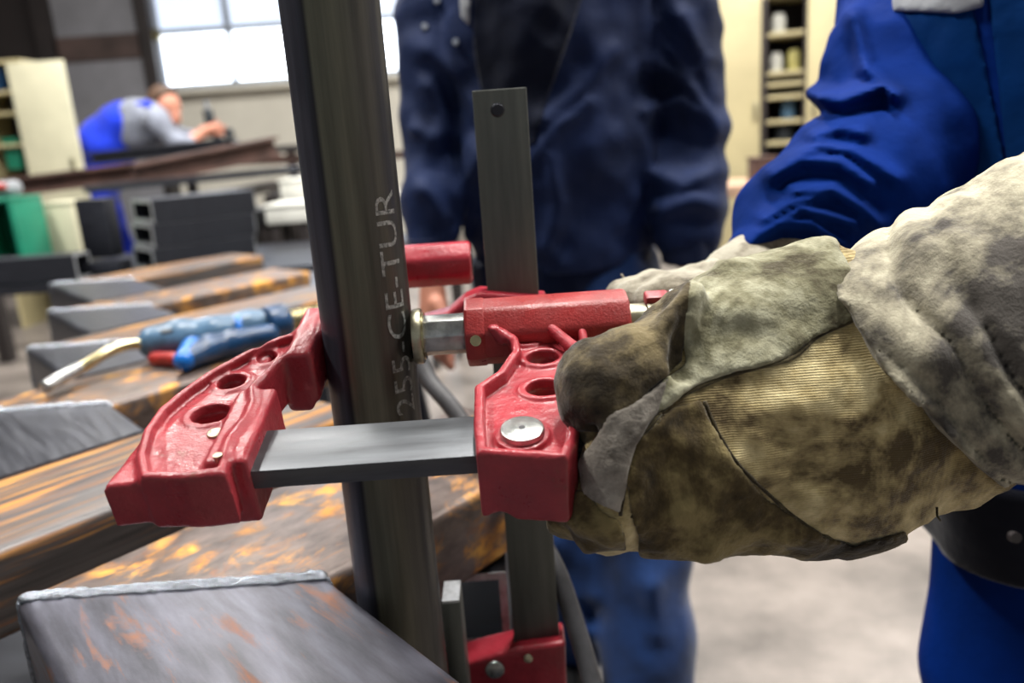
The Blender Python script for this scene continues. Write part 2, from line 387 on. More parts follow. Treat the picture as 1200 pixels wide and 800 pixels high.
# ceiling lamps
for k, (x, y) in enumerate([(-2.4, 1.2), (.4, 1.4), (2.9, 1.2), (-2.4, 5.2), (.6, 5.4), (3.2, 5.2)]):
    lp = empty('ceiling_lamp', (x, y, 4.75))
    tag(lp, 'long white ceiling lamp, ' + ['front left above the clamped tube', 'front middle above the clamped tube', 'front right above the blue worker', 'rear left above the bent worker', 'rear middle', 'rear right above the tan cabinet', 'left behind the viewer', 'right behind the viewer'][k], 'lamp', 'ceiling lamps of the hall')
    box('housing', (x, y, 4.82), (.34, 1.7, .08), 'white_metal', lp)
    box('tube_cover', (x, y, 4.765), (.26, 1.6, .03), 'lamp_glow', lp)
    for s in (-1, 1): cyl('hanger', (x, y+.6*s, 4.85), (x, y+.6*s, 5.21), .012, 'frame_steel', lp, n=8)
    ld = bpy.data.lights.new('lamp_light', 'AREA'); ld.shape = 'RECTANGLE'; ld.size = .26; ld.size_y = 1.6; ld.energy = 175; ld.color = (1, .97, .92)
    lo = bpy.data.objects.new('lamp_light', ld); COL.objects.link(lo); lo.parent = lp; lo.location = (0, 0, -.01)

# ------------------------------------------------------------------ welded chevron frames on the trestles
ZT = .815; BW = .178; BH = .08; AB = math.radians(50)
dB = np.array([math.cos(AB), math.sin(AB)]); dA = np.array([math.cos(AB), -math.sin(AB)])
nB = np.array([-math.sin(AB), math.cos(AB)]); nA = np.array([-math.sin(AB), -math.cos(AB)])
WL = BW/math.sin(AB)
def arm(name, inner, d, n, length, mat, parent, cut=None, hollow=True):
    # footprint: mitre edge (inner -> outer along -x), then along d; local frame x along the arm
    inner = np.array(inner); outer = inner+np.array([-WL, 0])
    if cut is None: e_in = inner+d*length; e_out = e_in+n*BW
    else:
        hit = lambda p: p+d*((cut-nB@p)/(nB@d))
        e_in, e_out = hit(inner), hit(outer)
    ang = math.atan2(d[1], d[0]); mt = Matrix.Translation((inner[0], inner[1], ZT)) @ Matrix.Rotation(ang, 4, 'Z'); inv = mt.inverted()
    foot = [inner, e_in, e_out, outer]; bm = bmesh.new(); lo = []; hi = []
    for p in foot:
        lo.append(bm.verts.new(inv @ Vector((p[0], p[1], ZT-BH)))); hi.append(bm.verts.new(inv @ Vector((p[0], p[1], ZT))))
    bm.faces.new(hi); bm.faces.new(lo[::-1])
    fs = [bm.faces.new((lo[i], lo[(i+1) % 4], hi[(i+1) % 4], hi[i])) for i in range(4)]
    bmesh.ops.recalc_face_normals(bm, faces=bm.faces)
    if hollow:
        end = fs[1]; bmesh.ops.inset_region(bm, faces=[end], thickness=.006)
        r = bmesh.ops.extrude_face_region(bm, geom=[end]); vv = [g for g in r['geom'] if isinstance(g, bmesh.types.BMVert)]
        bmesh.ops.translate(bm, verts=vv, vec=Vector((-.1, 0, 0))); 
        if end.is_valid: bmesh.ops.delete(bm, geom=[end], context='FACES_ONLY')
    bm.verts.ensure_lookup_table(); bm.edges.ensure_lookup_table()
    longe = [e for e in bm.edges if abs((e.verts[0].co-e.verts[1].co).normalized().x) > .999 and e.calc_length() > .101]
    bmesh.ops.bevel(bm, geom=longe, offset=.009, segments=4, profile=.5, affect='EDGES')
    o = bm_obj(name, bm, mat, parent, angle=.5)
    o.matrix_parent_inverse = Matrix.Identity(4); pl = Vector(tuple(rootloc(parent))); o.matrix_local = Matrix.Translation(-pl) @ mt
    return o
def weld_line(a, b, r, parent, seed):
    rs = np.random.RandomState(seed); n = max(12, int(np.linalg.norm(b-a)/.004)); pts = []; rad = []
    for i in range(n+1):
        t = i/n; p = a+(b-a)*t; p = p+np.array([0, rs.randn()*.0006, rs.randn()*.0004]); pts.append(p); rad.append(r*(.85+.3*rs.rand()) * (1 if 0 < i < n else .5))
    V, F = tube_mesh(pts, rad, 8); return mesh_obj('weld_bead', V, F, 'weld', parent, world=True)
def chevron(inner, lenB, lenA, cut, matA, matB, label, seed, hollow=True):
    root = empty('welded_frame', (inner[0], inner[1], ZT-BH)); tag(root, label, 'steel frame', 'chevron frames of box tube on trestles')
    arm('far_arm', inner, dB, nB, lenB, matB, root); arm('near_arm', inner, dA, nA, lenA, matA, root, cut)
    a = np.array([inner[0]-WL+.003, inner[1], ZT-.0005]); b = np.array([inner[0]-.002, inner[1], ZT-.0005])
    weld_line(a, b, .0054, root, seed)
    weld_line(b, b+np.array([.002, 0, -BH+.006]), .004, root, seed+1); weld_line(a, a+np.array([-.003, 0, -BH+.006]), .003, root, seed+2)
    return root
innerOf = lambda off, y: np.array([(nB[1]*y-off)/(-nB[0]), y])
chevron(np.array([-.146, .527]), .33, .42, None, 'blue_steel', 'rust_beam', 'nearest welded steel frame, bluish corner with bright weld bead below the red jaw', 1)
chevron(innerOf(.725, .55), .46, .40, None, 'dark_steel', 'rust_streak', 'steel frame with yellow rust streaks, second from the viewer, left of the red jaw', 5)
chevron(np.array([-.532, 1.004]), .46, 0, .906, 'mill_steel', 'rust_beam', 'grey cut steel frame corner behind the red jaw, third from the viewer', 9)
chevron(np.array([-.623, 1.37]), .46, 0, 1.236, 'mill_steel', 'rust_streak', 'steel frame under the blue welding torch neck, fourth from the viewer', 13)
chevron(np.array([-.780, 1.724]), .42, 0, 1.541, 'mill_steel', 'rust_beam', 'steel frame behind the torch, second from the farthest of the row', 17)
chevron(np.array([-1.006, 2.143]), .40, 0, 1.888, 'mill_steel', 'rust_streak', 'farthest steel frame of the row, before the stacked black tubes', 21)
ZSH = PY(600, 850, .615)[2]-.001
# trestle rails under the frames
def trestle(label, x, y0, y1, shelf):
    r = empty('trestle', (x, y0, 0)); tag(r, label, 'trestle', 'trestles under the welded frames')
    box('shelf_plate', (shelf[0], shelf[1], shelf[2]-.006), (shelf[3], shelf[4], .012), 'dark_steel', r)
    box('top_rail', (x, (y0+y1)/2, ZT-BH-.03), (.06, y1-y0, .06), 'dark_steel', r)
    for y in (y0+.12, y1-.12):
        for s in (-1, 1):
            bm = cyl_bm((x+.01*s, y, ZT-BH-.06), (x+.10*s, y, 0), .018, n=8); bm_obj('leg', bm, 'dark_steel', r, world=True, angle=.6)
        box('cross_bar', (x, y, .3), (.13, .02, .03), 'dark_steel', r)
trestle('left steel trestle carrying the frame corners', -.62, .40, 1.80, (-.60, .70, .52, .42, .9))  # left shelf plate is added to make the gap below the frames dark
trestle('right steel trestle carrying the frame arms', -.24, .40, 1.80, (-.105, .72, ZSH, .26, .6))
# ------------------------------------------------------------------ the clamped upright tube
TX, TY = -.096, .521; TR = .03015
ZB = ZSH+.0005
tb = empty('round_tube', (TX, TY, ZB)); tag(tb, 'tall dark round steel tube held upright by the red clamp', 'steel tube')
n = 64; seam = math.radians(-90-22); V = []; F = []
zs = [ZB, .7, .9, 1.1, 1.3, 1.5]
for z in zs:
    for k in range(n):
        a = 2*math.pi*k/n+seam; rr = TR - (.0009 if k == 0 else .0) + (.0003 if k in (1, n-1) else 0); V.append((math.cos(a)*rr, math.sin(a)*rr, z-ZB))
m = len(zs)
for i in range(m-1):
    for k in range(n): F.append((i*n+k, i*n+(k+1) % n, (i+1)*n+(k+1) % n, (i+1)*n+k))
for z in (zs[-1], zs[0]):
    for k in range(n): a = 2*math.pi*k/n+seam; V.append((math.cos(a)*(TR-.0035), math.sin(a)*(TR-.0035), z-ZB))
for k in range(n):
    k2 = (k+1) % n; F.append(((m-1)*n+k, (m-1)*n+k2, m*n+k2, m*n+k)); F.append((m*n+k, m*n+k2, (m+1)*n+k2, (m+1)*n+k)); F.append(((m+1)*n+k, (m+1)*n+k2, k2, k))
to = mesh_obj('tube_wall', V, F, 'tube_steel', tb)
to.data.set_sharp_from_angle(angle=.7)
# lettering wrapped round the tube, reading upwards
cu = bpy.data.curves.new('stamp', 'FONT'); cu.body = '255-CE-TUR'; cu.size = .0285; cu.extrude = 0; cu.space_character = 1.0; cu.resolution_u = 3
tmp = bpy.data.objects.new('stamp', cu); COL.objects.link(tmp); bpy.context.view_layer.update()
tme = bpy.data.meshes.new_from_object(tmp.evaluated_get(bpy.context.evaluated_depsgraph_get()))
bm = bmesh.new(); bm.from_mesh(tme); bmesh.ops.subdivide_edges(bm, edges=[e for e in bm.edges if e.calc_length() > .004], cuts=2)
z0 = .945; a0 = math.radians(-90+50)
for v in bm.verts:
    x, y = v.co.x, v.co.y; a = a0-(y-.010)/TR*.8
    v.co = Vector((math.cos(a)*(TR+.0002), math.sin(a)*(TR+.0002), z0+x*.98-ZB))
bm_obj('stamped_lettering', bm, 'print_white', to); bpy.data.objects.remove(tmp)
tb.children[0].children[0]['label'] = 'pale printed characters 255-CE-TUR'

# ------------------------------------------------------------------ the horizontal screw clamp (local frame: x along rail, y towards the spindle, z out of the top face)
CT = math.radians(14); O = np.array([-.0645, .518, .992])
E1 = np.array([1, 0, 0.]); E2 = np.array([0, math.cos(CT), math.sin(CT)]); E3 = np.array([0, -math.sin(CT), math.cos(CT)])
CMAT = Matrix(((1, 0, 0, O[0]), (0, E2[1], E3[1], O[1]), (0, E2[2], E3[2], O[2]), (0, 0, 0, 1)))
def CL(x, y, n):      # photo point -> clamp plane at height n, local coordinates
    p = plane_hit(x, y, O+E3*n, E3)-O; return (p[0], float(p@E2))
def LW(s, t, n): return O+E1*s+E2*t+E3*n
clamp = empty('screw_clamp', mat=CMAT); tag(clamp, 'red cast screw clamp gripping the upright tube, held by the gloved hand', 'clamp')
t0, t1 = -.134, -.096
bm = box_bm((.03, (t0+t1)/2, -.006), (.25, t1-t0, .012), bev=.0012); bm_obj('rail', bm, 'rail_steel', clamp, angle=.6)
# fixed jaw
jp = [CL(x, y, .009) for x, y in [(164, 561), (159, 536), (168, 504), (186, 480), (212, 458), (246, 435), (287, 413), (325, 396), (352, 388), (372, 374), (380, 392), (362, 403), (328, 426), (315, 441), (301, 454), (303, 470), (296, 489), (277, 511), (270, 530), (266, 557), (215, 562)]]
st = [CL(x, y, .005) for x, y in [(120, 572), (158, 524), (190, 500), (190, 560), (164, 566)]]
holes = [(CL(248, 487, .004), .0125, .0105), (CL(272, 449, .004), .0095, .0095), (CL(313, 420, .004), .007, .009)]
def ell(X, Y, c, a, b): return (np.sqrt(((X-c[0])/a)**2+((Y-c[1])/b)**2)-1)*min(a, b)
def jaw_fn(P):
    X, Y, Z = P; p = poly2d(X, Y, jp); back = np.clip((Y+.10)/.06, 0, 1)
    zlo = -.024+.002*back; zhi = .011
    d = smax(p, np.maximum(zlo-Z, Z-zhi), .004)
    pock = np.maximum(p+.0052, .0045-Z); fr = CL(215, 562, .009)[1]+.006
    pock = smax(pock, fr-Y, .004)
    d = smax(d, -pock, .003)
    low = np.maximum(p+.0052, Z+.015); d = smax(d, -np.maximum(low, -.085-Y), .003)
    for c, a, b in holes:
        e = ell(X, Y, c, a, b); d = smax(d, -e, .003)
        d = smin(d, np.maximum(np.abs(e-.0010)-.0014, np.abs(Z-.003)-.0024), .003)
    s = smax(poly2d(X, Y, st), np.maximum(-.022-Z, Z-.006), .004); d = smin(d, s, .004)
    d = smin(d, boxd(P, (-.0880, -.100, -.012), (.0115, .036, .021), .003), .003)      # cheek round the rail
    d = smin(d, boxd(P, (-.0705, .002, -.006), (.0085, .034, .019), .004), .004)      # pressing face
    d = smin(d, boxd(P, (-.075, -.022, -.020), (.0085, .012, .010), .004), .004)
    d = smin(d, boxd(P, CL(292, 412, .009)+(-.006,), (.012, .006, .008), .003), .003)   # rear lug
    return d+vnoise(X, Y, Z, 260)*.0004
jaw = sdf_obj('fixed_jaw', jaw_fn, (-.20, -.155, -.036), (-.058, .05, .016), .00115, 'red_paint', clamp)
c = CL(252, 506, .006); cyl('rivet', (*c, -.01), (*c, .0062), .0058, 'zinc', jaw, r2=.0045, n=20, bev=.0008, world=False)
c = CL(256, 536, .010); cyl('pin', (*c, 0), (*c, .0118), .0024, 'zinc', jaw, n=12, world=False)
# sliding arm
sp_ = [CL(x, y, .009) for x, y in [(558, 534), (555, 500), (556, 455), (583, 437), (600, 413), (596, 394), (578, 366), (600, 352), (680, 352), (690, 400), (686, 440), (672, 462), (680, 490), (676, 520), (664, 541)]]
sh = [(CL(617, 396, .004), .010, .009), (CL(636, 419, .004), .011, .009), (CL(639, 455, .004), .0125, .0095)]
pin = CL(612, 504, .008)
AX = -.003; AZ = .004          # spindle axis in the local frame
def slide_fn(P):
    X, Y, Z = P; p = poly2d(X, Y, sp_); near = np.clip((-.085-Y)/.02, 0, 1)
    zlo = -.013-.019*near; zhi = .012
    d = smax(p, np.maximum(zlo-Z, Z-zhi), .004)
    d = smax(d, -np.maximum(p+.0058, .003-Z), .0035)
    d = smax(d, -np.maximum(p+.0058, Z+.010+near*.1), .003)
    for c, a, b in sh:
        e = ell(X, Y, c, a, b); d = smax(d, -e, .003); d = smin(d, np.maximum(np.abs(e-.0010)-.0015, np.abs(Z-.002)-.003), .003)
    f = cone(P, (*CL(640, 380, .012), .012), (*CL(690, 425, .008), .009), .0035, .0045); d = smin(d, f, .004)
    f = cone(P, (*CL(590, 383, .012), .010), (CL(588, 385, .012)[0], AX-.0212, AZ+.006), .0038, .0038); d = smin(d, f, .004)
    f = cone(P, (CL(588, 385, .012)[0], AX-.0212, AZ+.006), (CL(577, 372, .02)[0], AX-.0200, AZ+.0125), .0038, .0034); d = smin(d, f, .004)
    nx = CL(588, 600, -.03)[0]; d = smax(d, -cone(P, (nx, -.2, -.034), (nx, .0, -.034), .0065, .0065), .003)
    d = smax(d, -boxd(P, (.05, (t0+t1)/2, -.006), (.2, .0195, .0063)), .001)
    d = smin(d, np.maximum(np.sqrt((X-pin[0])**2+(Y-pin[1])**2)-.0145, np.abs(Z-.003)-.003), .003)
    return d+vnoise(X, Y, Z, 260)*.0004
sl = sdf_obj('sliding_arm', slide_fn, (.028, -.155, -.038), (.125, .06, .018), .00115, 'red_paint', clamp)
cyl('pin', (*pin, 0), (*pin, .0098), .0118, 'zinc_bright', sl, n=32, bev=.0014, world=False)
cyl('pin_dimple', (*pin, .0095), (*pin, .0100), .0016, 'rubber', sl, n=12, world=False)
cyl('pin_nut', (pin[0]+.002, pin[1], -.039), (pin[0]+.002, pin[1], -.03), .0105, 'zinc', sl, n=20, bev=.001, world=False)
# spindle housing (eight-sided), spindle, pad, handle
AX = -.003; AZ = .004          # spindle axis in the local frame
def prism(name, x0, x1, r, mat, parent, sides=8, bev=.0015, ry=1., cy=0., cz=0.):
    bm = cyl_bm((x0, AX+cy, AZ+cz), (x1, AX+cy, AZ+cz), r, n=sides, ring0=math.pi/sides)
    bmesh.ops.bevel(bm, geom=list(bm.edges), offset=bev, segments=2, profile=.5, affect='EDGES')
    return bm_obj(name, bm, mat, parent, angle=.35)
hs = prism('spindle_housing', .036, .142, .0225, 'red_hammer', clamp, 8, .003)
prism('housing_collar', .0345, .048, .0232, 'red_hammer', hs, 8, .002)
for dx in (.0,):
    a = math.radians(20); cyl('rivet', (.0415, AX-.018, AZ+.004), (.0415, AX-.0232, AZ+.006), .0036, 'brass', hs, n=14, world=False)
spn = prism('spindle', .004, .037, .0138, 'zinc_bright', clamp, 8, .0012)
cyl('pressure_pad', (-.0002, AX, AZ), (.0062, AX, AZ), .0185, 'zinc', clamp, n=40, bev=.0015, world=False)
cyl('pad_rim', (.0062, AX, AZ), (.0075, AX, AZ), .0155, 'brass', spn, n=32, world=False)
cyl('spindle_sleeve', (.140, AX, AZ), (.154, AX, AZ), .0118, 'zinc', clamp, n=32, bev=.0008, world=False)
cyl('spindle_sleeve', (.1545, AX, AZ), (.200, AX, AZ), .0122, 'zinc', clamp, n=32, bev=.0008, world=False)
hd = prism('handle', .2, .30, .015, 'red_paint', clamp, 8, .003)
cyl('handle_pin', (.170, AX+.006, AZ+.014), (.177, AX+.006, AZ+.0145), .0042, 'zinc_bright', hd, n=16, bev=.001, world=False)
box('handle_lug', (.162, AX+.006, AZ+.0125), (.016, .012, .008), 'red_paint', hd, bev=.002, world=False)

# ------------------------------------------------------------------ second clamp, standing upright behind the first
Y2 = .615
top = PY(581, 105, Y2); bot = PY(632, 745, Y2); r2x = .020
bx = (top[0]+bot[0])/2; k = empty('upright_clamp', (bx, Y2, bot[2]-.04)); tag(k, 'red clamp with tall dark rail standing upright behind the tube', 'clamp')
bm = box_bm((0, 0, 0), (.040, .010, top[2]-bot[2]+.03), bev=.001)
rail = bm_obj('rail', bm, 'bar_steel', k, angle=.6); rail.location = Vector((bx, Y2, (top[2]+bot[2])/2-.015))-k.location
hc = PY(583, 129, Y2-.005)-np.array([bx, Y2, (top[2]+bot[2])/2-.015])
cyl('stop_dimple', (hc[0], -.0051, hc[2]), (hc[0], -.0062, hc[2]), .0052, 'dark_steel', rail, r2=.004, n=20, world=False)
# lower fixed jaw and upper sliding arm with its handle
q = lambda x, y, d=0: PY(x, y, Y2+d)
def low_fn(P):
    X, Y, Z = P; pts = [q(x, y)[[0, 2]] for x, y in [(520, 772), (560, 758), (610, 745), (662, 738), (664, 800), (660, 850), (600, 850), (520, 822)]]
    d = smax(poly2d(X, Z, pts), np.abs(Y-Y2)-.017, .004); d = smax(d, -np.maximum(poly2d(X, Z, pts)+.006, (Y2-.010)-(-(-Y))) if False else d, .003)
    return d
lp_ = [q(x, y) for x, y in [(510, 745), (670, 860)]]; lo, hi = bounds(lp_, .03)
lj = sdf_obj('fixed_jaw', low_fn, (lo[0], Y2-.03, lo[2]), (hi[0], Y2+.03, hi[2]), .002, 'red_far', k, world=True)
c = q(580, 783, -.017); cyl('rivet', c, c-np.array([0, .003, 0]), .0085, 'zinc_bright', lj, n=24, bev=.001)
c = q(619, 770, -.017); cyl('rivet', c, c-np.array([0, .003, 0]), .0038, 'zinc', lj, n=16, bev=.0008)
def up_fn(P):
    X, Y, Z = P; pts = [q(x, y)[[0, 2]] for x, y in [(440, 395), (490, 372), (525, 362), (545, 345), (562, 338), (640, 344), (640, 392), (560, 392), (520, 384), (480, 408), (440, 425)]]
    return smax(poly2d(X, Z, pts), np.abs(Y-Y2)-.015, .004)
lo, hi = bounds([q(430, 335), q(645, 430)], .02)
ua = sdf_obj('sliding_arm', up_fn, (lo[0], Y2-.025, lo[2]), (hi[0], Y2+.025, hi[2]), .002, 'red_far', k, world=True)
a, b = q(380, 312, .03), q(553, 307, .03); a[2] = b[2]
bm = cyl_bm(a, b, .0185, n=8, ring0=math.pi/8); bmesh.ops.bevel(bm, geom=list(bm.edges), offset=.003, segments=2, profile=.5, affect='EDGES')
hh = bm_obj('handle', bm, 'red_far', k, world=True, angle=.35)
sx = q(436, 400, 0)[0]
cyl('spindle', (sx, Y2+.005, ZT+.012), (sx, Y2+.03, b[2]), .010, 'zinc', k, n=20)
cyl('spindle_foot', (sx, Y2+.002, ZT+.0005), (sx, Y2+.004, ZT+.014), .016, 'zinc', k, n=20)
c = b; cyl('handle_bore', c-np.array([.002, 0, 0]), c+np.array([.0006, 0, 0]), .011, 'black_plastic', hh, n=20)

# square tube offcut with an open end, below the far arm
YQ = .66
P0 = PY(528, 652, YQ); P1 = PY(599, 752, YQ); wq = .085; hq = .075
cx = P1[0]-wq/2; cz = P1[2]+hq/2
oc = empty('square_tube_offcut', (cx, YQ, P1[2])); tag(oc, 'square steel tube offcut with bright cut rim beside the upright tube', 'steel tube')
bm = bmesh.new(); ths = .007
for s in (-1, 1):
    box_bm((cx+s*(wq/2-ths/2), YQ+.08, cz), (ths, .16, hq), bm=bm); box_bm((cx, YQ+.08, cz+s*(hq/2-ths/2)), (wq, .16, ths), bm=bm)
bm_obj('tube_wall', bm, 'dark_steel', oc, world=True)
bm = bmesh.new()
for s in (-1, 1):
    box_bm((cx+s*(wq/2-ths/2), YQ-.0008, cz), (ths, .0016, hq), bm=bm); box_bm((cx, YQ-.0008, cz+s*(hq/2-ths/2)), (wq-2*ths, .0016, ths), bm=bm)
bm_obj('cut_rim', bm, 'cut_edge', oc, world=True)
sb_ = empty('support_block', (cx, YQ+.08, ZSH)); tag(sb_, 'dark steel block under the square tube offcut', 'steel block')
box('block_body', (cx, YQ+.09, (ZSH+P1[2])/2), (.07, .12, P1[2]-ZSH-.001), 'dark_steel', sb_, bev=.004)
box('block_cap', (cx, YQ+.09, P1[2]-.004), (.074, .124, .006), 'dark_steel', sb_)
ft = PY(534, 742, .57)
fl = empty('flat_bar', (ft[0], .57, ZSH)); tag(fl, 'short grey flat steel bar standing beside the foot of the tube', 'steel bar')
box('bar_body', (ft[0], .57, (ft[2]+.0375+ZSH)/2), (.0145, .03, ft[2]+.0375-ZSH), 'bar_steel', fl, bev=.001)
box('cut_top', (ft[0], .57, ft[2]+.0385), (.0135, .029, .002), 'cut_edge', fl)
# cable
cb = [W(478, 380, .80), W(500, 440, .78), W(530, 478, .76), W(575, 545, .74), W(622, 615, .72), W(652, 668, .70), W(672, 725, .69), W(690, 785, .68), W(720, 900, .66), W(735, 1000, .67)]
V, F = tube_mesh(spline(cb, 8), .0085, 14)
tag(mesh_obj('welding_cable', V, F, 'rubber'), 'thick grey welding cable hanging beside the upright clamp', 'cable')
# ------------------------------------------------------------------ worker in royal blue: near glove, far glove, jacket, trousers
wk = empty('person', (.62, .80, 0)); tag(wk, 'worker in a royal blue jacket and trousers with welding gloves, turning the red clamp', 'person')
wkb_pts = []
# near glove: hand
def near_hand(P):
    X, Y, Z = P; F_ = FW
    d = cone(P, W(800, 478, .447), W(985, 455, .462), .050, .062, 1.35, F_)
    d = smin(d, cone(P, W(815, 556, .447), W(985, 545, .464), .040, .049, 1.25, F_), .02)
    d = smin(d, cone(P, W(838, 388, .452), W(965, 368, .462), .031, .040, 1.15, F_), .02)
    d = smin(d, cone(P, W(985, 500, .464), W(1120, 510, .470), .056, .040, 1.2, F_), .025)
    fing = [[(800, 500, .436, .026), (727, 530, .433, .021), (742, 560, .478, .018)],
            [(800, 545, .436, .026), (716, 572, .431, .022), (738, 590, .478, .018)],
            [(810, 588, .44, .023), (712, 606, .437, .0185), (735, 610, .482, .017)],
            [(760, 598, .455, .020), (676, 592, .460, .0155), (700, 602, .492, .015)]]
    fd = None
    for f in fing:
        c = chain(P, [(W(x, y, dd), r) for x, y, dd, r in f], .008); fd = c if fd is None else smin(fd, c, .009)
    d = smin(d, fd, .016)
    # knuckle-strip hump
    d = smin(d, chain(P, [(W(778, 462, .424), .013), (W(742, 498, .416), .012), (W(716, 545, .413), .012), (W(722, 596, .422), .011)], .01), .012)
    th = chain(P, [(W(700, 448, .420), .0212), (W(742, 432, .424), .0172), (W(776, 412, .430), .0130), (W(806, 388, .440), .014), (W(850, 378, .452), .026)], .008)
    d = smin(d, th, .012)
    # second fold of the thumb and the dark gap beside it
    d = smin(d, chain(P, [(W(810, 346, .425), .007), (W(796, 382, .418), .007), (W(774, 420, .420), .008)], .006), .006)
    d = smax(d, -chain(P, [(W(803, 350, .408), .005), (W(806, 395, .408), .0095), (W(790, 432, .410), .010)], .006), .005)
    d = smax(d, -chain(P, [(W(684, 512, .404), .007), (W(730, 486, .406), .009), (W(774, 446, .406), .008)], .006), .005)
    # wrinkles
    d = d+vnoise(X, Y, Z, 38)*.008+vnoise(X, Y, Z, 80)*.0042+vnoise(X, Y, Z, 180)*.0016+vnoise(X, Y, Z, 420)*.0006
    return d
GRID_LO, GRID_HI = bounds([W(640, 300, .37), W(1190, 660, .37), W(640, 300, .54), W(1190, 660, .54), W(1190, 300, .54), W(640, 660, .54)], .0)
GRES = .0019
_ax = [np.arange(l, h+GRES, GRES) for l, h in zip(GRID_LO, GRID_HI)]
_P = (_ax[0][:, None, None], _ax[1][None, :, None], _ax[2][None, None, :])
HD = near_hand(_P); HX, HY, HZ = pxpy(_P)
cached = lambda fn: (lambda P: fn())
glove = sdf_obj('welding_glove', cached(lambda: HD), GRID_LO, GRID_HI, GRES, 'glove_cloth', wk, True)
glove['label'] = 'large soiled cream welding glove with cloth back and leather patches'
def patch(name, poly, mat, th=.0021, front=.47, noisy=5.):
    wob = vnoise(*_P, 60)*noisy*2
    r = (poly2d(HX, HY, poly)+wob)*.00046
    r = np.maximum(r, (HZ-front))
    return sdf_obj(name, cached(lambda: smax(np.abs(HD-th*.35)-th, r, .0012)), GRID_LO, GRID_HI, GRES, mat, glove, True)
patch('thumb_leather', [(640, 380), (690, 375), (740, 370), (768, 345), (795, 318), (814, 330), (800, 380), (802, 425), (770, 450), (720, 510), (660, 500)], 'glove_thumb', .0021, front=.6)
patch('thumb_base_leather', [(806, 310), (900, 290), (975, 270), (1000, 320), (1004, 372), (958, 392), (925, 420), (860, 436), (800, 460), (772, 485), (766, 455), (800, 425), (804, 380)], 'glove_leather')
patch('knuckle_strip', [(782, 444), (772, 484), (744, 520), (734, 560), (730, 608), (706, 596), (684, 578), (674, 545), (716, 486)], 'glove_grimy', .0026)
patch('finger_leather', [(778, 484), (822, 468), (838, 500), (860, 540), (900, 580), (940, 615), (1000, 640), (1060, 625), (1070, 680), (760, 690), (738, 600), (734, 560), (745, 520)], 'glove_dirty', .0019)
patch('finger_leather', [(640, 560), (690, 578), (705, 595), (728, 606), (735, 645), (640, 650)], 'glove_dirty', .0022, .6)
# stitched seams: beads lying on the glove where patches meet
def surf_depth(x, y):
    for dd in np.arange(.36, .52, .001):
        p = W(x, y, dd)
        if near_hand((np.array([p[0]]), np.array([p[1]]), np.array([p[2]])))[0] < -.0004: return dd
    return .45
def seam(pts, r=.0011, lift=.0012):
    pts = spline([(x, y, 0) for x, y in pts], 5); Q = [W(p[0], p[1], surf_depth(p[0], p[1])-lift) for p in pts]
    for _ in range(2): Q = [Q[0]]+[(Q[i-1]+2*Q[i]+Q[i+1])/4 for i in range(1, len(Q)-1)]+[Q[-1]]
    V, F = tube_mesh(Q, [r*(.7+.6*random.random()) for _ in Q], 6); mesh_obj('seam', V, F, 'stitch', glove, world=True)
seam([(772, 486), (800, 462), (860, 438), (925, 422), (958, 394), (1003, 374)])
seam([(774, 484), (746, 520), (733, 560), (727, 604)])
seam([(826, 470), (840, 503), (864, 543), (905, 583), (945, 616), (995, 640)])
seam([(740, 604), (760, 615), (790, 640)])
# loose threads
for x, y, dx, dy in ((790, 640, 1, 14), (1098, 598, 4, 12)):
    V, F = tube_mesh([W(x, y-4, .44), W(x, y+6, .44), W(x+dx, y+dy, .44)], .0007, 5); mesh_obj('loose_thread', V, F, 'stitch', glove, world=True)
# gauntlet cuff
CA, CB = W(1010, 462, .462), W(1420, 280, .47)
def cuff_fn(P):
    X, Y, Z = P; x, y, z = pxpy(P)
    d = cone(P, CA, CB, .079, .098, 1.22, FW)
    # distance from the slanted cuff seam, in photo units
    u = (x-968)*.80-(y-288)*.60+45*np.sin(np.clip((y-288)/292, 0, 1)*math.pi)*.62
    uw = u+vnoise(X, Y, Z, 22)*40
    low = np.clip((y-250)/220, .15, 1)
    env = np.exp(-((u-75)/75)**2)
    d = d-env*np.maximum(low, .35)*(.022*(np.sqrt(np.abs(np.sin((uw-8)*math.pi/56)))-.75))
    d = smax(d, -u*.00046, .003)
    cd_ = (CB-CA)/np.linalg.norm(CB-CA); al = (X-CA[0])*cd_[0]+(Y-CA[1])*cd_[1]+(Z-CA[2])*cd_[2]
    d = smax(d, al-.215, .006)
    hol = chain(P, [(W(1066, 312, .398), .007), (W(1098, 385, .384), .011), (W(1140, 455, .382), .015), (W(1195, 530, .388), .016)], .01)
    d = smax(d, -hol, .012)
    return d+vnoise(X, Y, Z, 34)*.010+vnoise(X, Y, Z, 100)*.003+vnoise(X, Y, Z, 420)*.0005
lo, hi = bounds([CA, CA+(CB-CA)/np.linalg.norm(CB-CA)*.215], .115)
sdf_obj('gauntlet_cuff', cuff_fn, lo, hi, .0026, 'glove_cuff', glove, True)
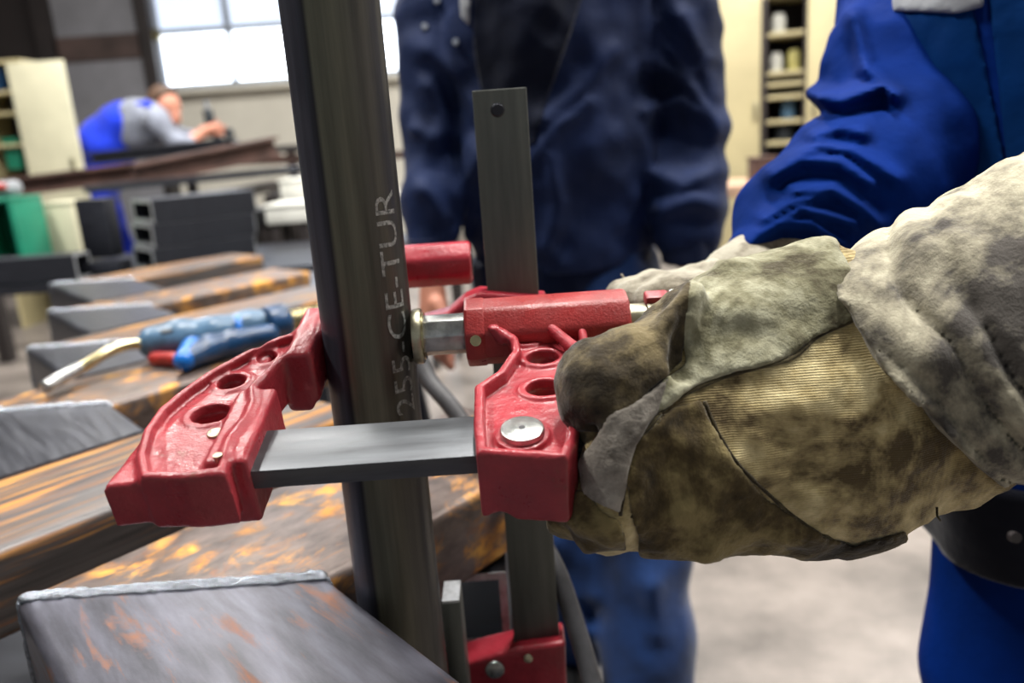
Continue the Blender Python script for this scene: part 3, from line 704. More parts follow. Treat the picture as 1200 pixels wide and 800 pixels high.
# far glove round the clamp handle
def far_hand(P):
    X, Y, Z = P
    d = cone(P, W(805, 350, .628), W(885, 340, .66), .024, .036, 1.1, FW)
    for pts in ([(742, 352, .60, .015), (776, 344, .605, .016), (815, 346, .615, .020)], [(733, 352, .62, .0165), (765, 344, .625, .017), (812, 342, .63, .020)],
                [(738, 364, .645, .015), (772, 352, .645, .016), (815, 350, .645, .02)], [(752, 368, .66, .014), (785, 355, .66, .016), (820, 350, .66, .02)], [(760, 352, .585, .012), (790, 345, .59, .014), (830, 350, .605, .02)]):
        d = smin(d, chain(P, [(W(x, y, dd), r) for x, y, dd, r in pts], .004), .003)
    return d+vnoise(X, Y, Z, 60)*.004+vnoise(X, Y, Z, 300)*.0012
lo, hi = bounds([W(705, 290, .55), W(935, 400, .55), W(705, 290, .72), W(935, 400, .72)], .01)
fg = sdf_obj('welding_glove', far_hand, lo, hi, .0022, 'glove_pale', wk, True); fg['label'] = 'pale welding glove on the far hand'
sdf_obj('gauntlet_cuff', lambda P: cone(P, W(872, 334, .645), W(935, 308, .69), .036, .046)+vnoise(*P, 50)*.006, *bounds([W(820, 270, .58), W(1000, 380, .76)], .05), .003, 'glove_pale', fg, True)
V, F = tube_mesh([W(735, 338, .62), W(731, 325, .618), W(728, 321, .617)], .0009, 5); mesh_obj('loose_thread', V, F, 'glove_pale', fg, world=True)
# jacket: torso and both sleeves
HIP = W(1262, 560, .80); CH = W(1232, 60, .80); SH = W(1236, -190, .84)
TAX = np.array([0, 0, 1.])
SR = [(W(890, 304, .668), .034), (W(940, 264, .69), .053), (W(1003, 222, .725), .068), (W(1040, 182, .755), .070), (W(1052, 90, .80), .068), (W(1075, -40, .87), .074), (W(1130, -150, .90), .085)]
ELB = W(1480, 250, .47)
SLF = [(W(1300, 326, .475), .060), (W(1560, 205, .52), .066), (W(1480, 20, .62), .070), (W(1320, -170, .74), .085)]
ridges = [[(897, 258), (925, 240), (965, 228)], [(880, 285), (910, 262), (950, 262), (985, 285)], [(905, 205), (940, 186), (985, 190), (1020, 215)], [(930, 225), (975, 222), (1010, 245), (1030, 262)],
          [(955, 160), (985, 150), (1010, 155)], [(950, 110), (985, 118), (1030, 100)], [(1000, 20), (1015, 80), (1050, 110)], [(890, 275), (940, 245), (1000, 262)], [(925, 192), (960, 170), (1000, 176), (1050, 210)]]
def sleeve_far(P):
    X, Y, Z = P; x, y, z = pxpy(P)
    d = chain(P, SR, .02)
    r = None
    for rd in ridges:
        pts = [(rx, ry) for rx, ry in rd]
        for (ax_, ay_), (bx_, by_) in zip(pts[:-1], pts[1:]):
            ex, ey = bx_-ax_, by_-ay_; t = np.clip(((x-ax_)*ex+(y-ay_)*ey)/(ex*ex+ey*ey), 0, 1)
            q2 = (x-ax_-t*ex)**2+(y-ay_-t*ey)**2; r = q2 if r is None else np.minimum(r, q2)
    d = d-.017*np.exp(-r/(2*7.5**2))*(z < .82)
    d = d+vnoise(X, Y, Z, 17)*.016+vnoise(X, Y, Z, 45)*.004
    return d
lo, hi = bounds([p for p, r in SR], .10)
hi[2] = min(hi[2], W(1130, -150, .9)[2]+.02)
jk = None
def torso_fn(P):
    X, Y, Z = P
    d = chain(P, [(HIP, .155), (CH, .168), (SH, .165)], .05)
    d = smin(d, chain(P, SLF[2:]+[(SH, .12)], .03), .03)
    # long vertical drape folds
    d = d+vnoise(X, Y, Z*.35, 14)*.022+vnoise(X, Y, Z, 40)*.004
    hemz = HIP[2]+.02
    return smax(d, hemz-Z, .004)
lo2, hi2 = bounds([HIP, CH, SH, SLF[2][0]], .2); hi2[2] = SH[2]+.12
jk = sdf_obj('jacket', torso_fn, lo2, hi2, .006, 'royal_cotton', wk, True)
sdf_obj('sleeve', sleeve_far, lo, hi, .0032, 'royal_cotton', jk, True)
sdf_obj('sleeve', lambda P: chain(P, SLF, .02)+vnoise(*P, 20)*.014, *bounds([p for p, r in SLF], .09), .006, 'royal_cotton', jk, True)
def shell(name, fn, poly, th, mat, parent, lo, hi, res, front):
    def g(P):
        x, y, z = pxpy(P); d = fn(P); r = poly2d(np.broadcast_to(x, d.shape), np.broadcast_to(y, d.shape), poly)*z/FPX
        return smax(np.abs(d-th*.4)-th, np.maximum(r, z-front), .002)
    return sdf_obj(name, g, lo, hi, res, mat, parent, True)
plo, phi = bounds([W(1040, -30, .6), W(1290, 330, .6), W(1040, -30, .8), W(1290, 330, .8)], .02)
shell('chest_pocket', torso_fn, [(1056, 14), (1140, 6), (1152, 60), (1188, 240), (1120, 260), (1098, 210), (1072, 110)], .003, 'royal_pocket', jk, plo, phi, .0032, .8)
shell('front_panel', torso_fn, [(1156, -25), (1290, -25), (1290, 330), (1196, 330), (1172, 120)], .0035, 'royal_pocket', jk, plo, phi, .0032, .8)
shell('pocket_flap', torso_fn, [(1044, -40), (1150, -40), (1153, 8), (1120, 16), (1085, 14), (1046, 13)], .007, 'grey_knit', jk, plo, phi, .003, .8)
hlo, hhi = bounds([HIP], .2)
sdf_obj('jacket_hem', lambda P: smax(smax(chain(P, [(HIP-np.array([0, 0, .15]), .150), (HIP+np.array([0, 0, .05]), .160)], .03)+vnoise(P[0], P[1], P[2]*.4, 14)*.02, HIP[2]-.055-P[2], .004), P[2]-HIP[2]-.04, .004), hlo, hhi, .005, 'royal_shaded', jk, True)
b = W(1186, 628, .655); cyl('snap_button', b, b-FW*.006, .0045, 'frame_dark', jk, n=16)
# trousers and shoes
K1, K2 = W(1215, 720, .80), W(1340, 720, .92)
def trou(P):
    X, Y, Z = P
    a = chain(P, [(HIP-np.array([.0, .0, .03]), .130), (np.array([K1[0]+.0, K1[1], .55]), .092), (np.array([K1[0]+.02, K1[1]+.02, .06]), .075)], .04)
    b = chain(P, [(HIP-np.array([-.06, -.08, .03]), .125), (np.array([K2[0], K2[1], .55]), .092), (np.array([K2[0]+.02, K2[1]+.02, .06]), .075)], .04)
    return smax(smin(a, b, .03)+vnoise(X, Y, Z, 12)*.02, .035-Z, .005)
sdf_obj('trousers', trou, *bounds([HIP, np.array([K1[0], K1[1], 0]), np.array([K2[0], K2[1], 0])], .17), .008, 'royal_cotton', wk, True)
def shoe(P, c): return smax(smin(cone(P, c+np.array([.02, 0, .05]), c+np.array([-.15, -.02, .035]), .05, .042), cone(P, c+np.array([.02, 0, .04]), c+np.array([.02, 0, .10]), .05, .045), .02), .004-P[2], .004)
for K in (K1, K2):
    c = np.array([K[0]+.02, K[1]+.02, 0]); sdf_obj('shoe', lambda P: shoe(P, c), *bounds([c+[.1, 0, .15], c+[-.2, 0, 0]], .09), .006, 'black_plastic', wk, True)
# body (neck and head above the frame)
def head_fn(P, c, f, s=1.):
    f = np.array(f); d = cone(P, c+[0, 0, .03], c+np.array([0, 0, .05])+f*.015, .088*s, .085*s)
    d = smin(d, cone(P, c+f*.03+[0, 0, -.02], c+f*.06+[0, 0, -.065], .06*s, .035*s), .03)
    d = smin(d, cone(P, c-f*.02+[0, 0, -.04], c-f*.035+[0, 0, -.20], .055*s, .062*s), .02)
    d = smin(d, cone(P, c+f*.093+[0, 0, .012], c+f*.112+[0, 0, -.022], .007, .013), .012)
    sd = np.array([-f[1], f[0], 0])
    for s_ in (-1, 1):
        d = smin(d, cone(P, c+sd*.088*s_+[0, 0, .02], c+sd*.09*s_+[0, 0, -.02], .012, .010), .006)
        d = smax(d, -cone(P, c+f*.108+sd*.034*s_+[0, 0, .016], c+f*.11+sd*.036*s_+[0, 0, .016], .012, .012), .01)
        d = smin(d, cone(P, c+f*.080+sd*.034*s_+[0, 0, .014], c+f*.081+sd*.034*s_+[0, 0, .014], .0125, .0125), .003)
    d = smin(d, cone(P, c+f*.094+sd*.022+[0, 0, -.052], c+f*.094-sd*.022+[0, 0, -.052], .007, .007), .006)
    return d
def add_head(parent, c, f):
    h = sdf_obj('body', lambda P: head_fn(P, c, f), c-np.array([.15, .15, .26]), c+np.array([.15, .15, .16]), .005, 'skin', parent, True)
    fa = np.array(f)
    sdf_obj('hair', lambda P: smax(cone(P, c+np.array([0, 0, .035])-fa*.01, c+np.array([0, 0, .055])-fa*.005, .098, .092)+vnoise(*P, 70)*.01, ((P[0]-c[0])*fa[0]+(P[1]-c[1])*fa[1])*.8+.0-(P[2]-c[2])*.9-.01+.0, .01), c-np.array([.14]*3), c+np.array([.14, .14, .18]), .006, 'hair', h, True)
add_head(wk, SH+np.array([-.06, .0, .34]), (-.95, -.3, 0))

# ------------------------------------------------------------------ onlooker in the navy jacket
on = empty('person', (.10, 1.55, 0)); tag(on, 'onlooker in a navy jacket and jeans standing behind the clamp', 'person')
YO = 1.55
def Q(x, y, dy=0): return PY(x, y, YO+dy)
X_AX = np.array([1., 0, 0]); Y_AX = np.array([0, 1., 0])
TO = [(Q(655, 300), .135), (Q(648, 160), .150), (Q(640, 20), .160), (Q(640, -90), .165), (Q(640, -170), .12)]
AL = [(Q(527, -150), .078), (Q(508, 20, -.02), .066), (Q(508, 150, -.03), .055), (Q(505, 235, -.08), .052), (Q(503, 282, -.10), .045)]
AR = [(Q(755, -150), .085), (Q(792, 20, -.02), .078), (Q(812, 150, -.03), .066), (Q(806, 235, -.07), .064), (Q(806, 272, -.09), .060)]
rid_o = [[(500, 100), (520, 135), (515, 160)], [(488, 150), (505, 160), (520, 152)], [(495, 220), (510, 235), (520, 255)], [(640, 140), (690, 95), (720, 60)], [(625, 190), (650, 150), (690, 120)], [(560, 130), (535, 90), (500, 60)],
         [(765, 75), (800, 90), (830, 70)], [(760, 130), (800, 120), (845, 145)], [(770, 205), (800, 215), (840, 200)], [(780, 245), (815, 235), (840, 245)], [(640, 180), (655, 240), (640, 290)], [(800, 20), (820, 60), (835, 110)], [(560, 180), (545, 230), (540, 280)], [(790, 60), (812, 105), (842, 150)]]
def pxfold(P, rid, s, amp):
    x, y, z = pxpy(P); r = None
    for rd in rid:
        for (ax_, ay_), (bx_, by_) in zip(rd[:-1], rd[1:]):
            ex, ey = bx_-ax_, by_-ay_; t = np.clip(((x-ax_)*ex+(y-ay_)*ey)/(ex*ex+ey*ey), 0, 1)
            q2 = (x-ax_-t*ex)**2+(y-ay_-t*ey)**2; r = q2 if r is None else np.minimum(r, q2)
    return amp*np.exp(-r/(2*s*s))
def jack(P):
    X, Y, Z = P
    d = chain(P, TO, .05, 1/1.24, X_AX)
    a = smin(chain(P, AL, .02), chain(P, AR, .02), .01)
    d = smin(d, a, .005)
    d = d-pxfold(P, rid_o, 9, .016)+vnoise(X, Y, Z, 11)*.022+vnoise(X, Y, Z, 28)*.012
    return smax(d, Q(650, 300)[2]-.015-Z+(np.abs(X-.12) > .25)*-.2, .004)
lo, hi = bounds([p for p, r in TO+AL+AR], .24); lo[1] = YO-.25; hi[1] = YO+.25
oj = sdf_obj('jacket', jack, lo, hi, .0068, 'navy_shell', on, True)
sdf_obj('waist_band', lambda P: smax(chain(P, [(Q(655, 335), .126), (Q(655, 300), .134)], .03, 1/1.38, X_AX)+vnoise(P[0], P[1], P[2]*.2, 30)*.012, np.maximum(Q(655, 338)[2]-P[2], P[2]-Q(655, 296)[2]), .006), *bounds([Q(655, 345), Q(655, 290)], .25), .007, 'navy_rib', oj, True)
for A, dz in ((AL, 0), (AR, 0)):
    e = A[-1][0]; r = A[-1][1]; e2 = e+np.array([0, -.012, -.055])
    sdf_obj('cuff', lambda P: smax(cone(P, e, e2, r-.004, r-.010)+vnoise(P[0], P[1], P[2]*.2, 60)*.006, np.maximum(e2[2]-P[2], P[2]-e[2]-.008), .004), *bounds([e, e2], .08), .005, 'navy_rib', oj, True)
def jshell(name, poly, th, mat):
    lo_, hi_ = bounds([Q(480, -60, -.3), Q(780, 260, -.3), Q(480, -60, .0), Q(780, 260, 0)], .02)
    return shell(name, jack, poly, th, mat, oj, lo_, hi_, .0042, YO-.02)
jshell('inner_shade_front', [(556, -60), (700, -60), (668, 40), (640, 120), (626, 170), (572, 150), (555, 60)], .0045, 'navy_shade')  # dark shell stands for the shade inside the open jacket front
jshell('scarf', [(534, -60), (553, -60), (550, 30), (540, 20)], .007, 'grey_knit')
for x, y in ((498, 32), (534, 50), (512, 2)):
    for dd in np.arange(1.1, 1.6, .004):
        p = W(x, y, dd)
        if jack((np.array([p[0]]), np.array([p[1]]), np.array([p[2]])))[0] < .002: break
    cyl('snap_button', p, p-FW*.006, .0055, 'frame_steel', oj, n=14)
# hands
def hand_fn(P, c, s):
    d = cone(P, c+np.array([0, .0, .04]), c+np.array([0, -.01, -.03]), .030, .040, 1.4, X_AX)
    for i in range(4): d = smin(d, chain(P, [(c+np.array([.002*s, -.045+.022*i, -.05]), .0115), (c+np.array([-.006*s, -.05+.024*i, -.095+.006*abs(i-1)]), .010), (c+np.array([-.022*s, -.045+.022*i, -.122+.008*abs(i-1)]), .0085)], .004), .006)
    d = smin(d, chain(P, [(c+np.array([-.01*s, -.04, -.0]), .014), (c+np.array([-.025*s, -.062, -.04]), .012), (c+np.array([-.03*s, -.06, -.072]), .0095)], .004), .008)
    return d
for A, s in ((AL, -1), (AR, 1)):
    c = A[-1][0]+np.array([0, -.02, -.105]); sdf_obj('hand', lambda P: hand_fn(P, c, s), c-np.array([.08, .1, .15]), c+np.array([.08, .08, .1]), .004, 'skin', on, True)
add_head(on, TO[3][0]+np.array([0, -.03, .36]), (0, -1, 0))
L1, L2 = Q(660, 700), Q(742, 720)
def jeans(P):
    X, Y, Z = P; h = Q(655, 330)
    a = chain(P, [(h+[-.05, 0, .02], .112), (np.array([L1[0]-.01, YO-.05, .48]), .088), (np.array([L1[0]-.01, YO-.10, .05]), .078)], .04)
    b = chain(P, [(h+[.07, 0, .02], .118), (np.array([L2[0], YO-.10, .48]), .096), (np.array([L2[0]-.01, YO-.22, .05]), .086)], .04)
    return smax(smin(a, b, .03)-pxfold(P, [[(655, 640), (680, 660), (690, 700)], [(660, 700), (680, 740)], [(765, 690), (770, 740)]], 12, .02)+vnoise(X, Y, Z, 12)*.03, .03-Z, .005)
sdf_obj('jeans', jeans, *bounds([np.array([L1[0], YO-.2, 0]), np.array([L2[0], YO, Q(655, 330)[2]])], .2), .009, 'denim', on, True)
for L, yy in ((np.array([L1[0]-.01, YO-.10, 0]), 0), (np.array([L2[0]-.01, YO-.22, 0]), 0)):
    c = L; sdf_obj('shoe', lambda P: smax(smin(cone(P, c+np.array([0, .02, .05]), c+np.array([0, -.15, .035]), .05, .042), cone(P, c+np.array([0, .02, .04]), c+np.array([0, .02, .10]), .05, .045), .02), .004-P[2], .004), *bounds([c+[0, .1, .15], c+[0, -.2, 0]], .09), .007, 'black_plastic', on, True)
# ------------------------------------------------------------------ welding torch lying on the frames
ZW = ZT+.031
T_ = lambda x, y, z=ZW: PL(x, y, z)
tr = empty('welding_torch', T_(250, 395, ZT+.001)); tag(tr, 'blue welding torch with red trigger lying on the rusty frames', 'welding torch')
def torch(P):
    d = chain(P, [(T_(326, 377), .0225), (T_(290, 383), .0225), (T_(250, 391), .0240), (T_(210, 397), .0265), (T_(180, 401), .0235)], .012, .9, TAX)
    return d
body = sdf_obj('handle', torch, *bounds([T_(346, 374), T_(180, 400)], .045), .0024, 'torch_grey', tr, True)
def grip(P): return smax(chain(P, [(T_(315, 392, ZW-.006), .017), (T_(275, 400, ZW-.006), .018), (T_(246, 408, ZW-.008), .020), (T_(222, 420, ZW-.012), .015)], .01), -(torch(P)-.0004), .002)
sdf_obj('grip', grip, *bounds([T_(330, 392), T_(220, 418)], .04), .0026, 'torch_blue', tr, True)
sdf_obj('grip_nose', lambda P: cone(P, T_(228, 408, ZW-.008), T_(216, 422, ZW-.012), .0195, .0155), *bounds([T_(232, 408), T_(214, 422)], .035), .0024, 'torch_bright', tr, True)
a, b = T_(312, 381), T_(336, 376); cyl('collar', a, b, .031, 'torch_blue', tr, n=32, bev=.004)
a, b = T_(284, 386), T_(277, 387); cyl('ring', a, b, .0245, 'torch_bright', tr, n=28, bev=.002)
sdf_obj('trigger', lambda P: cone(P, T_(206, 421, ZT+.012), T_(182, 420, ZT+.012), .0115, .0105), *bounds([T_(206, 421, ZT+.012), T_(182, 420, ZT+.012)], .03), .002, 'trigger_red', tr, True)
c = T_(196, 390, ZW+.027); cyl('button', c, c+np.array([0, 0, .004]), .009, 'torch_black', tr, n=20, bev=.001)
sa, sb = T_(334, 377), T_(395, 366); V = []; F = []
hel = [sa+(sb-sa)*t+.0145*(np.array([0, math.cos(t*2*math.pi*11), math.sin(t*2*math.pi*11)])+np.array([.25*math.cos(t*2*math.pi*11), 0, 0])) for t in np.linspace(0, 1, 200)]
V, F = tube_mesh(hel, .0034, 6); mesh_obj('spring', V, F, 'brass', tr, world=True)
cyl('hose_core', sa, sb, .0125, 'brass', tr, n=16)
nk = spline([T_(172, 403), T_(150, 404, ZW+.004), T_(125, 413, ZW), T_(100, 428, ZW-.008), T_(84, 438, ZW-.012)], 8)
V, F = tube_mesh(nk, .0085, 14); mesh_obj('neck', V, F, 'brass', tr, world=True)
cyl('nozzle', T_(92, 432, ZW-.009), T_(52, 454, ZW-.015), .0105, 'zinc_bright', tr, r2=.0095, n=24, bev=.001)
cs = empty('steel_strip', T_(272, 409, ZT)); tag(cs, 'bright thin steel strip lying beside the torch handle', 'steel strip')
a, b = T_(232, 414, ZT+.003), T_(312, 403, ZT+.003); d_ = b-a
bm_obj('strip_body', box_bm((a+b)/2, (np.linalg.norm(d_), .018, .004), math.atan2(d_[1], d_[0]), .0008), 'cut_edge', cs, world=True)

# ------------------------------------------------------------------ stock behind the frames
def rhs(name, label, a, b, wd, ht, mat='dark_steel', group=None, rim=True, cat='steel tube', th=.006):
    a = np.array(a, float); b = np.array(b, float); L = np.linalg.norm(b-a); c = (a+b)/2
    o = empty(name, c-np.array([0, 0, ht/2])); tag(o, label, cat, group); rz = math.atan2(b[1]-a[1], b[0]-a[0]); R_ = Matrix.Rotation(rz, 4, 'Z')
    bm = bmesh.new()
    for s in (-1, 1):
        box_bm(np.array(R_ @ Vector((0, s*(wd/2-th/2), 0)))+c, (L, th, ht), rz, .0015, bm=bm); box_bm(c+np.array([0, 0, s*(ht/2-th/2)]), (L, wd-2*th+.001, th), rz, bm=bm)
    bm_obj('tube_wall', bm, mat, o, world=True)
    for s in (-1, 1):
        bm = bmesh.new(); e = c+np.array(R_ @ Vector((s*(L/2+.0006), 0, 0)))
        for k in (-1, 1):
            box_bm(e+np.array(R_ @ Vector((0, k*(wd/2-th/2), 0))), (.002, th, ht), rz, bm=bm)
            box_bm(e+np.array([0, 0, k*(ht/2-th/2)]), (.002, wd-2*th, th), rz, bm=bm)
        bm_obj('cut_rim', bm, 'cut_edge', o, world=True)
    return o
# stock table
ZS = .74
tt = empty('stock_table', (-1.5, 2.95, 0)); tag(tt, 'low steel table carrying the black tubes and bars', 'table')
box('table_top', (-1.45, 3.06, ZS-.015), (2.1, .75, .03), 'dark_steel', tt)
for x in (-2.35, -.7):
    for y in (2.78, 3.18): box('leg', (x, y, (ZS-.03)/2), (.05, .05, ZS-.03), 'dark_steel', tt)
# three stacked tubes: left ends towards the viewer
ea = PY(203, 312, 2.78); ea[2] = ZS; hts = (PY(203, 232, 2.78)[2]-ZS)/3
dx = PY(292, 300, 2.95)-PY(203, 312, 2.78); ang = math.atan2(.30, .33)
for i, nm in enumerate(('bottom', 'middle', 'top')):
    ux, uy = math.cos(.70), math.sin(.70); a = np.array([ea[0]-.05-uy*.11, ea[1]+ux*.11, ZS+hts*(i+.5)])+np.array([ux, uy, 0])*.012*(i-1); b = a+np.array([ux, uy, 0])*.37
    rhs('black_tube', nm + ' black rectangular tube of the stack of three behind the frames', a, b, .22, hts-.003, 'dark_steel', 'stack of black tubes', th=.012)
# long dark tube at the left and the upright piece on its base
a = PY(-70, 292, 2.75); b = PY(92, 283, 2.75); a[2] = b[2] = ZS+.047
rhs('long_dark_tube', 'long dark tube lying on the stock table at the left edge', a, b, .10, .085, 'dark_steel')
up = PY(124, 302, 2.9); u0 = empty('upright_block', (up[0], up[1], ZS)); tag(u0, 'upright dark steel block standing on a flat base before the stacked tubes', 'steel block')
box('base_bar', (PY(115, 310, 2.8)[0]+.0, 2.83, ZS+.024), (.17, .09, .046), 'dark_steel', u0, rz=-.05, bev=.003)
box('block', (up[0], up[1]+.0, ZS+.047+.11), (.115, .07, .21), 'dark_steel', u0, rz=-.15, bev=.006)
# grey sheet at the end of the frames
g0 = PL(322, 340, ZT-BH); gs = empty('steel_sheet', (g0[0], g0[1], ZT-.09)); tag(gs, 'smooth grey steel sheet lying behind the torch handle', 'steel sheet')
box('sheet', (g0[0]+.06, g0[1]+.05, ZT-BH-.007), (.42, .55, .012), 'mill_steel', gs, rz=.15, bev=.002)
for sx_ in (-.12, .12): box('support_bar', (g0[0]+.05+sx_, g0[1]+.05, (ZT-BH-.013)/2), (.04, .04, ZT-BH-.013), 'dark_steel', gs)
# long rusty I-beams on a far rack
def ibeam(label, a, b, h, wd, mat='rust_brown'):
    a = np.array(a); b = np.array(b); c = (a+b)/2; d = b-a; L = np.linalg.norm(d); o = empty('steel_beam', c-np.array([0, 0, h/2])); tag(o, label, 'steel beam', 'long beams before the bent worker')
    R_ = Vector(d).to_track_quat('X', 'Z').to_matrix().to_4x4()
    box('flange', c+np.array([0, 0, h/2-.008]), (L, wd, .016), mat, o, rot=R_); box('flange', c-np.array([0, 0, h/2-.008]), (L, wd, .016), mat, o, rot=R_); box('web', c, (L, .014, h-.03), mat, o, rot=R_)
ibeam('brown rusty beam at the far left with its end at the picture edge', PY(-90, 232, 4.3), PY(170, 200, 4.6), .10, .12, 'old_rust')
ibeam('brown rusty beam with a square cut end below the bent worker', PY(155, 206, 4.1), PY(322, 172, 4.6), .11, .12, 'old_rust')
ibeam('thin grey beam lowest of the far rack', PY(100, 222, 4.0), PY(372, 196, 4.3), .035, .10, 'mill_steel')
ibeam('flat blue grey beam under the bent worker\'s arms', PY(108, 186, 5.3), PY(275, 168, 5.4), .07, .25, 'mill_steel')
ibeam('dark rail behind the tube at the far rack', PY(280, 189, 4.9), PY(500, 180, 5.2), .05, .1, 'old_rust')
rk = empty('beam_rack', (-1.9, 4.5, 0)); tag(rk, 'dark steel rack carrying the long beams before the bent worker', 'rack')
for x, z in ((-3.05, .93), (-1.5, .99), (-1.15, .97)):
    for y in (4.1, 4.7 if x < -2 else 5.4): box('post', (x, y, z/2-.03), (.07, .07, z-.06), 'frame_dark', rk)
    box('cross_beam', (x, 4.4 if x < -2 else 4.75, z-.085), (.07, .67 if x < -2 else 1.4, .06), 'frame_dark', rk)
# clutter under and beside the rack
gc = PY(10, 255, 3.1); gtop = PY(10, 236, 3.1)[2]; o = empty('green_crate', (gc[0], gc[1], ZS)); tag(o, 'green plastic crate on the stock table at the left edge', 'crate')
for s in (-1, 1): box('side_wall', (gc[0]+s*.075, 3.1, (ZS+gtop)/2), (.02, .2, gtop-ZS), 'green_plastic', o, bev=.004)
box('back_wall', (gc[0], 3.19, (ZS+gtop)/2), (.15, .02, gtop-ZS), 'green_plastic', o, bev=.004); box('crate_floor', (gc[0], 3.1, ZS+.008), (.15, .2, .014), 'green_plastic', o); box('top_board', (gc[0], 3.1, gtop+.008), (.17, .2, .016), 'green_plastic', o, bev=.003)
c = PY(10, 235, 3.1); o = empty('cloth_bundle', (c[0], c[1], gtop+.016)); tag(o, 'pale cloth bundle with a red spot lying on the green crate', 'cloth')
sdf_obj('bundle_body', lambda P: cone(P, np.array([c[0]-.03, 3.1, gtop+.046]), np.array([c[0]+.03, 3.1, gtop+.046]), .03, .03)+vnoise(*P, 40)*.012, *bounds([np.array([c[0], 3.1, gtop+.05])], .09), .006, 'grey_knit', o, True)
sdf_obj('red_rag', lambda P: cone(P, np.array([c[0]-.005, 3.07, gtop+.055]), np.array([c[0]+.01, 3.07, gtop+.055]), .016, .015), *bounds([np.array([c[0], 3.07, gtop+.055])], .04), .005, 'trigger_red', o, True)
def crate(label, x, y, Y, sx, sy, sz_, mat, cat='box', name='metal_box', legs=False):
    p = PY(x, y, Y); o = empty(name, (p[0], Y, p[2]-sz_/2)); tag(o, label, cat)
    box('box_body', (p[0], Y, p[2]), (sx, sy, sz_), mat, o, bev=.006); box('lid', (p[0], Y, p[2]+sz_/2+.006), (sx+.012, sy+.012, .014), mat, o, bev=.003)
    if legs:
        for s in (-1, 1):
            for t in (-1, 1): box('leg', (p[0]+s*(sx/2-.03), Y+t*(sy/2-.03), (p[2]-sz_/2)/2), (.035, .035, p[2]-sz_/2), 'frame_dark', o)
    return o
cz_ = PY(77, 239, 3.3); o = empty('metal_box', (cz_[0], 3.3, ZS)); tag(o, 'cream sheet metal box on the stock table beside the upright block', 'box')
box('box_body', (cz_[0], 3.3, (ZS+cz_[2])/2+.001), (.115, .14, cz_[2]-ZS), 'cream_metal', o, bev=.004); box('lid', (cz_[0], 3.3, cz_[2]+.007), (.122, .147, .012), 'cream_metal', o, bev=.003)
crate('white machine casing on thin legs seen just left of the tube', 345, 249, 3.6, .19, .25, .07, 'white_metal', 'machine', 'machine_casing', True)
crate('small pale upper box behind the white machine casing', 352, 224, 3.9, .14, .2, .10, 'white_metal', legs=True)
crate('black block with a bright top between stacked tubes and white casing', 306, 255, 3.7, .13, .2, .06, 'black_plastic', 'steel block', 'black_block', True)
crate('brown cardboard box low behind the stacked black tubes', 318, 300, 4.5, .3, .3, .28, 'wood', 'box', 'cardboard_box', True)
crate('grey workbench slab seen between tube and navy jacket', 478, 232, 4.3, .5, .5, .05, 'wall_paint', 'bench', 'grey_bench', True)
crate('pale floor machine behind the onlooker\'s right sleeve', 470, 262, 4.0, .3, .3, .12, 'wall_paint', 'machine', 'pale_machine', True)

# ------------------------------------------------------------------ lockers and cabinets
YL = 5.7
def vpt(x, y): return PY(x, y, YL)
x0, x1 = vpt(-30, 130)[0], vpt(34, 130)[0]; zt = vpt(30, 70)[2]
lk = empty('open_locker', ((x0+x1)/2, YL+.2, 0)); tag(lk, 'cream steel locker standing open at the left edge of the hall', 'locker')
for nm, c, s in (('side_panel', (x1, YL+.2, zt/2), (.02, .4, zt)), ('side_panel', (x0, YL+.2, zt/2), (.02, .4, zt)), ('back_panel', ((x0+x1)/2, YL+.39, zt/2), (x1-x0, .02, zt)), ('top_panel', ((x0+x1)/2, YL+.2, zt), (x1-x0+.02, .4, .02))):
    box(nm, c, s, 'tan_metal' if nm != 'back_panel' else 'shelf_dark', lk)
for y in (107, 132, 170): box('shelf', ((x0+x1)/2, YL+.2, vpt(15, y)[2]), (x1-x0-.02, .37, .02), 'tan_metal', lk)
xd0, xd1 = vpt(22, 130)[0], vpt(88, 130)[0]
dr = box('door', ((xd0+xd1)/2, YL-.03, zt/2+.01), (xd1-xd0, .025, zt-.06), 'cream_metal', lk, rz=.0, bev=.004)
box('handle', (xd1-.06, YL-.055, zt/2+.2), (.02, .02, .12), 'zinc', dr)
crate('blue box on the upper shelf of the open locker', 2, 95, YL+.15, .12, .2, .14, 'torch_blue'); crate('teal tin on the lower shelf of the open locker', 19, 181, YL+.12, .1, .1, .2, 'green_plastic', 'tin', 'paint_tin')
# tan cabinet at the right
YC = 5.3; KR = -.35
kc = PY(920, 110, YC); cb0 = empty('tool_cabinet', (kc[0], kc[1], 0)); cb0.rotation_euler[2] = KR; tag(cb0, 'tall tan steel cabinet with its middle bay open, right of the onlooker', 'cabinet')
hz = PY(900, 2, YC)[2]+.06
def cbx(nm, x0, x1, y0, y1, z0, z1, mat, parent=None): return box(nm, ((x0+x1)/2, (y0+y1)/2, (z0+z1)/2), (x1-x0, y1-y0, z1-z0), mat, parent or cb0, world=False, bev=.004)
cbx('carcass', -.50, -.125, .0, .45, 0, hz, 'tan_metal'); cbx('carcass', .12, .62, .0, .45, 0, hz, 'tan_metal')
cbx('back_panel', -.125, .12, .40, .45, 0, hz, 'shelf_dark'); cbx('top_panel', -.125, .12, 0, .45, hz-.03, hz, 'tan_metal')
cbx('divider', -.15, -.115, -.01, .40, 0, hz-.03, 'shelf_dark'); cbx('divider', .11, .125, -.01, .40, 0, hz-.03, 'shelf_dark')
d1 = cbx('door', -.49, -.15, -.022, -.002, .05, hz-.04, 'tan_metal'); cbx('handle', -.19, -.17, -.045, -.022, 1.1, 1.22, 'zinc', d1)
d2 = cbx('door', .13, .61, -.022, -.002, .05, hz-.04, 'tan_metal'); cbx('handle', .16, .18, -.045, -.022, 1.1, 1.22, 'zinc', d2)
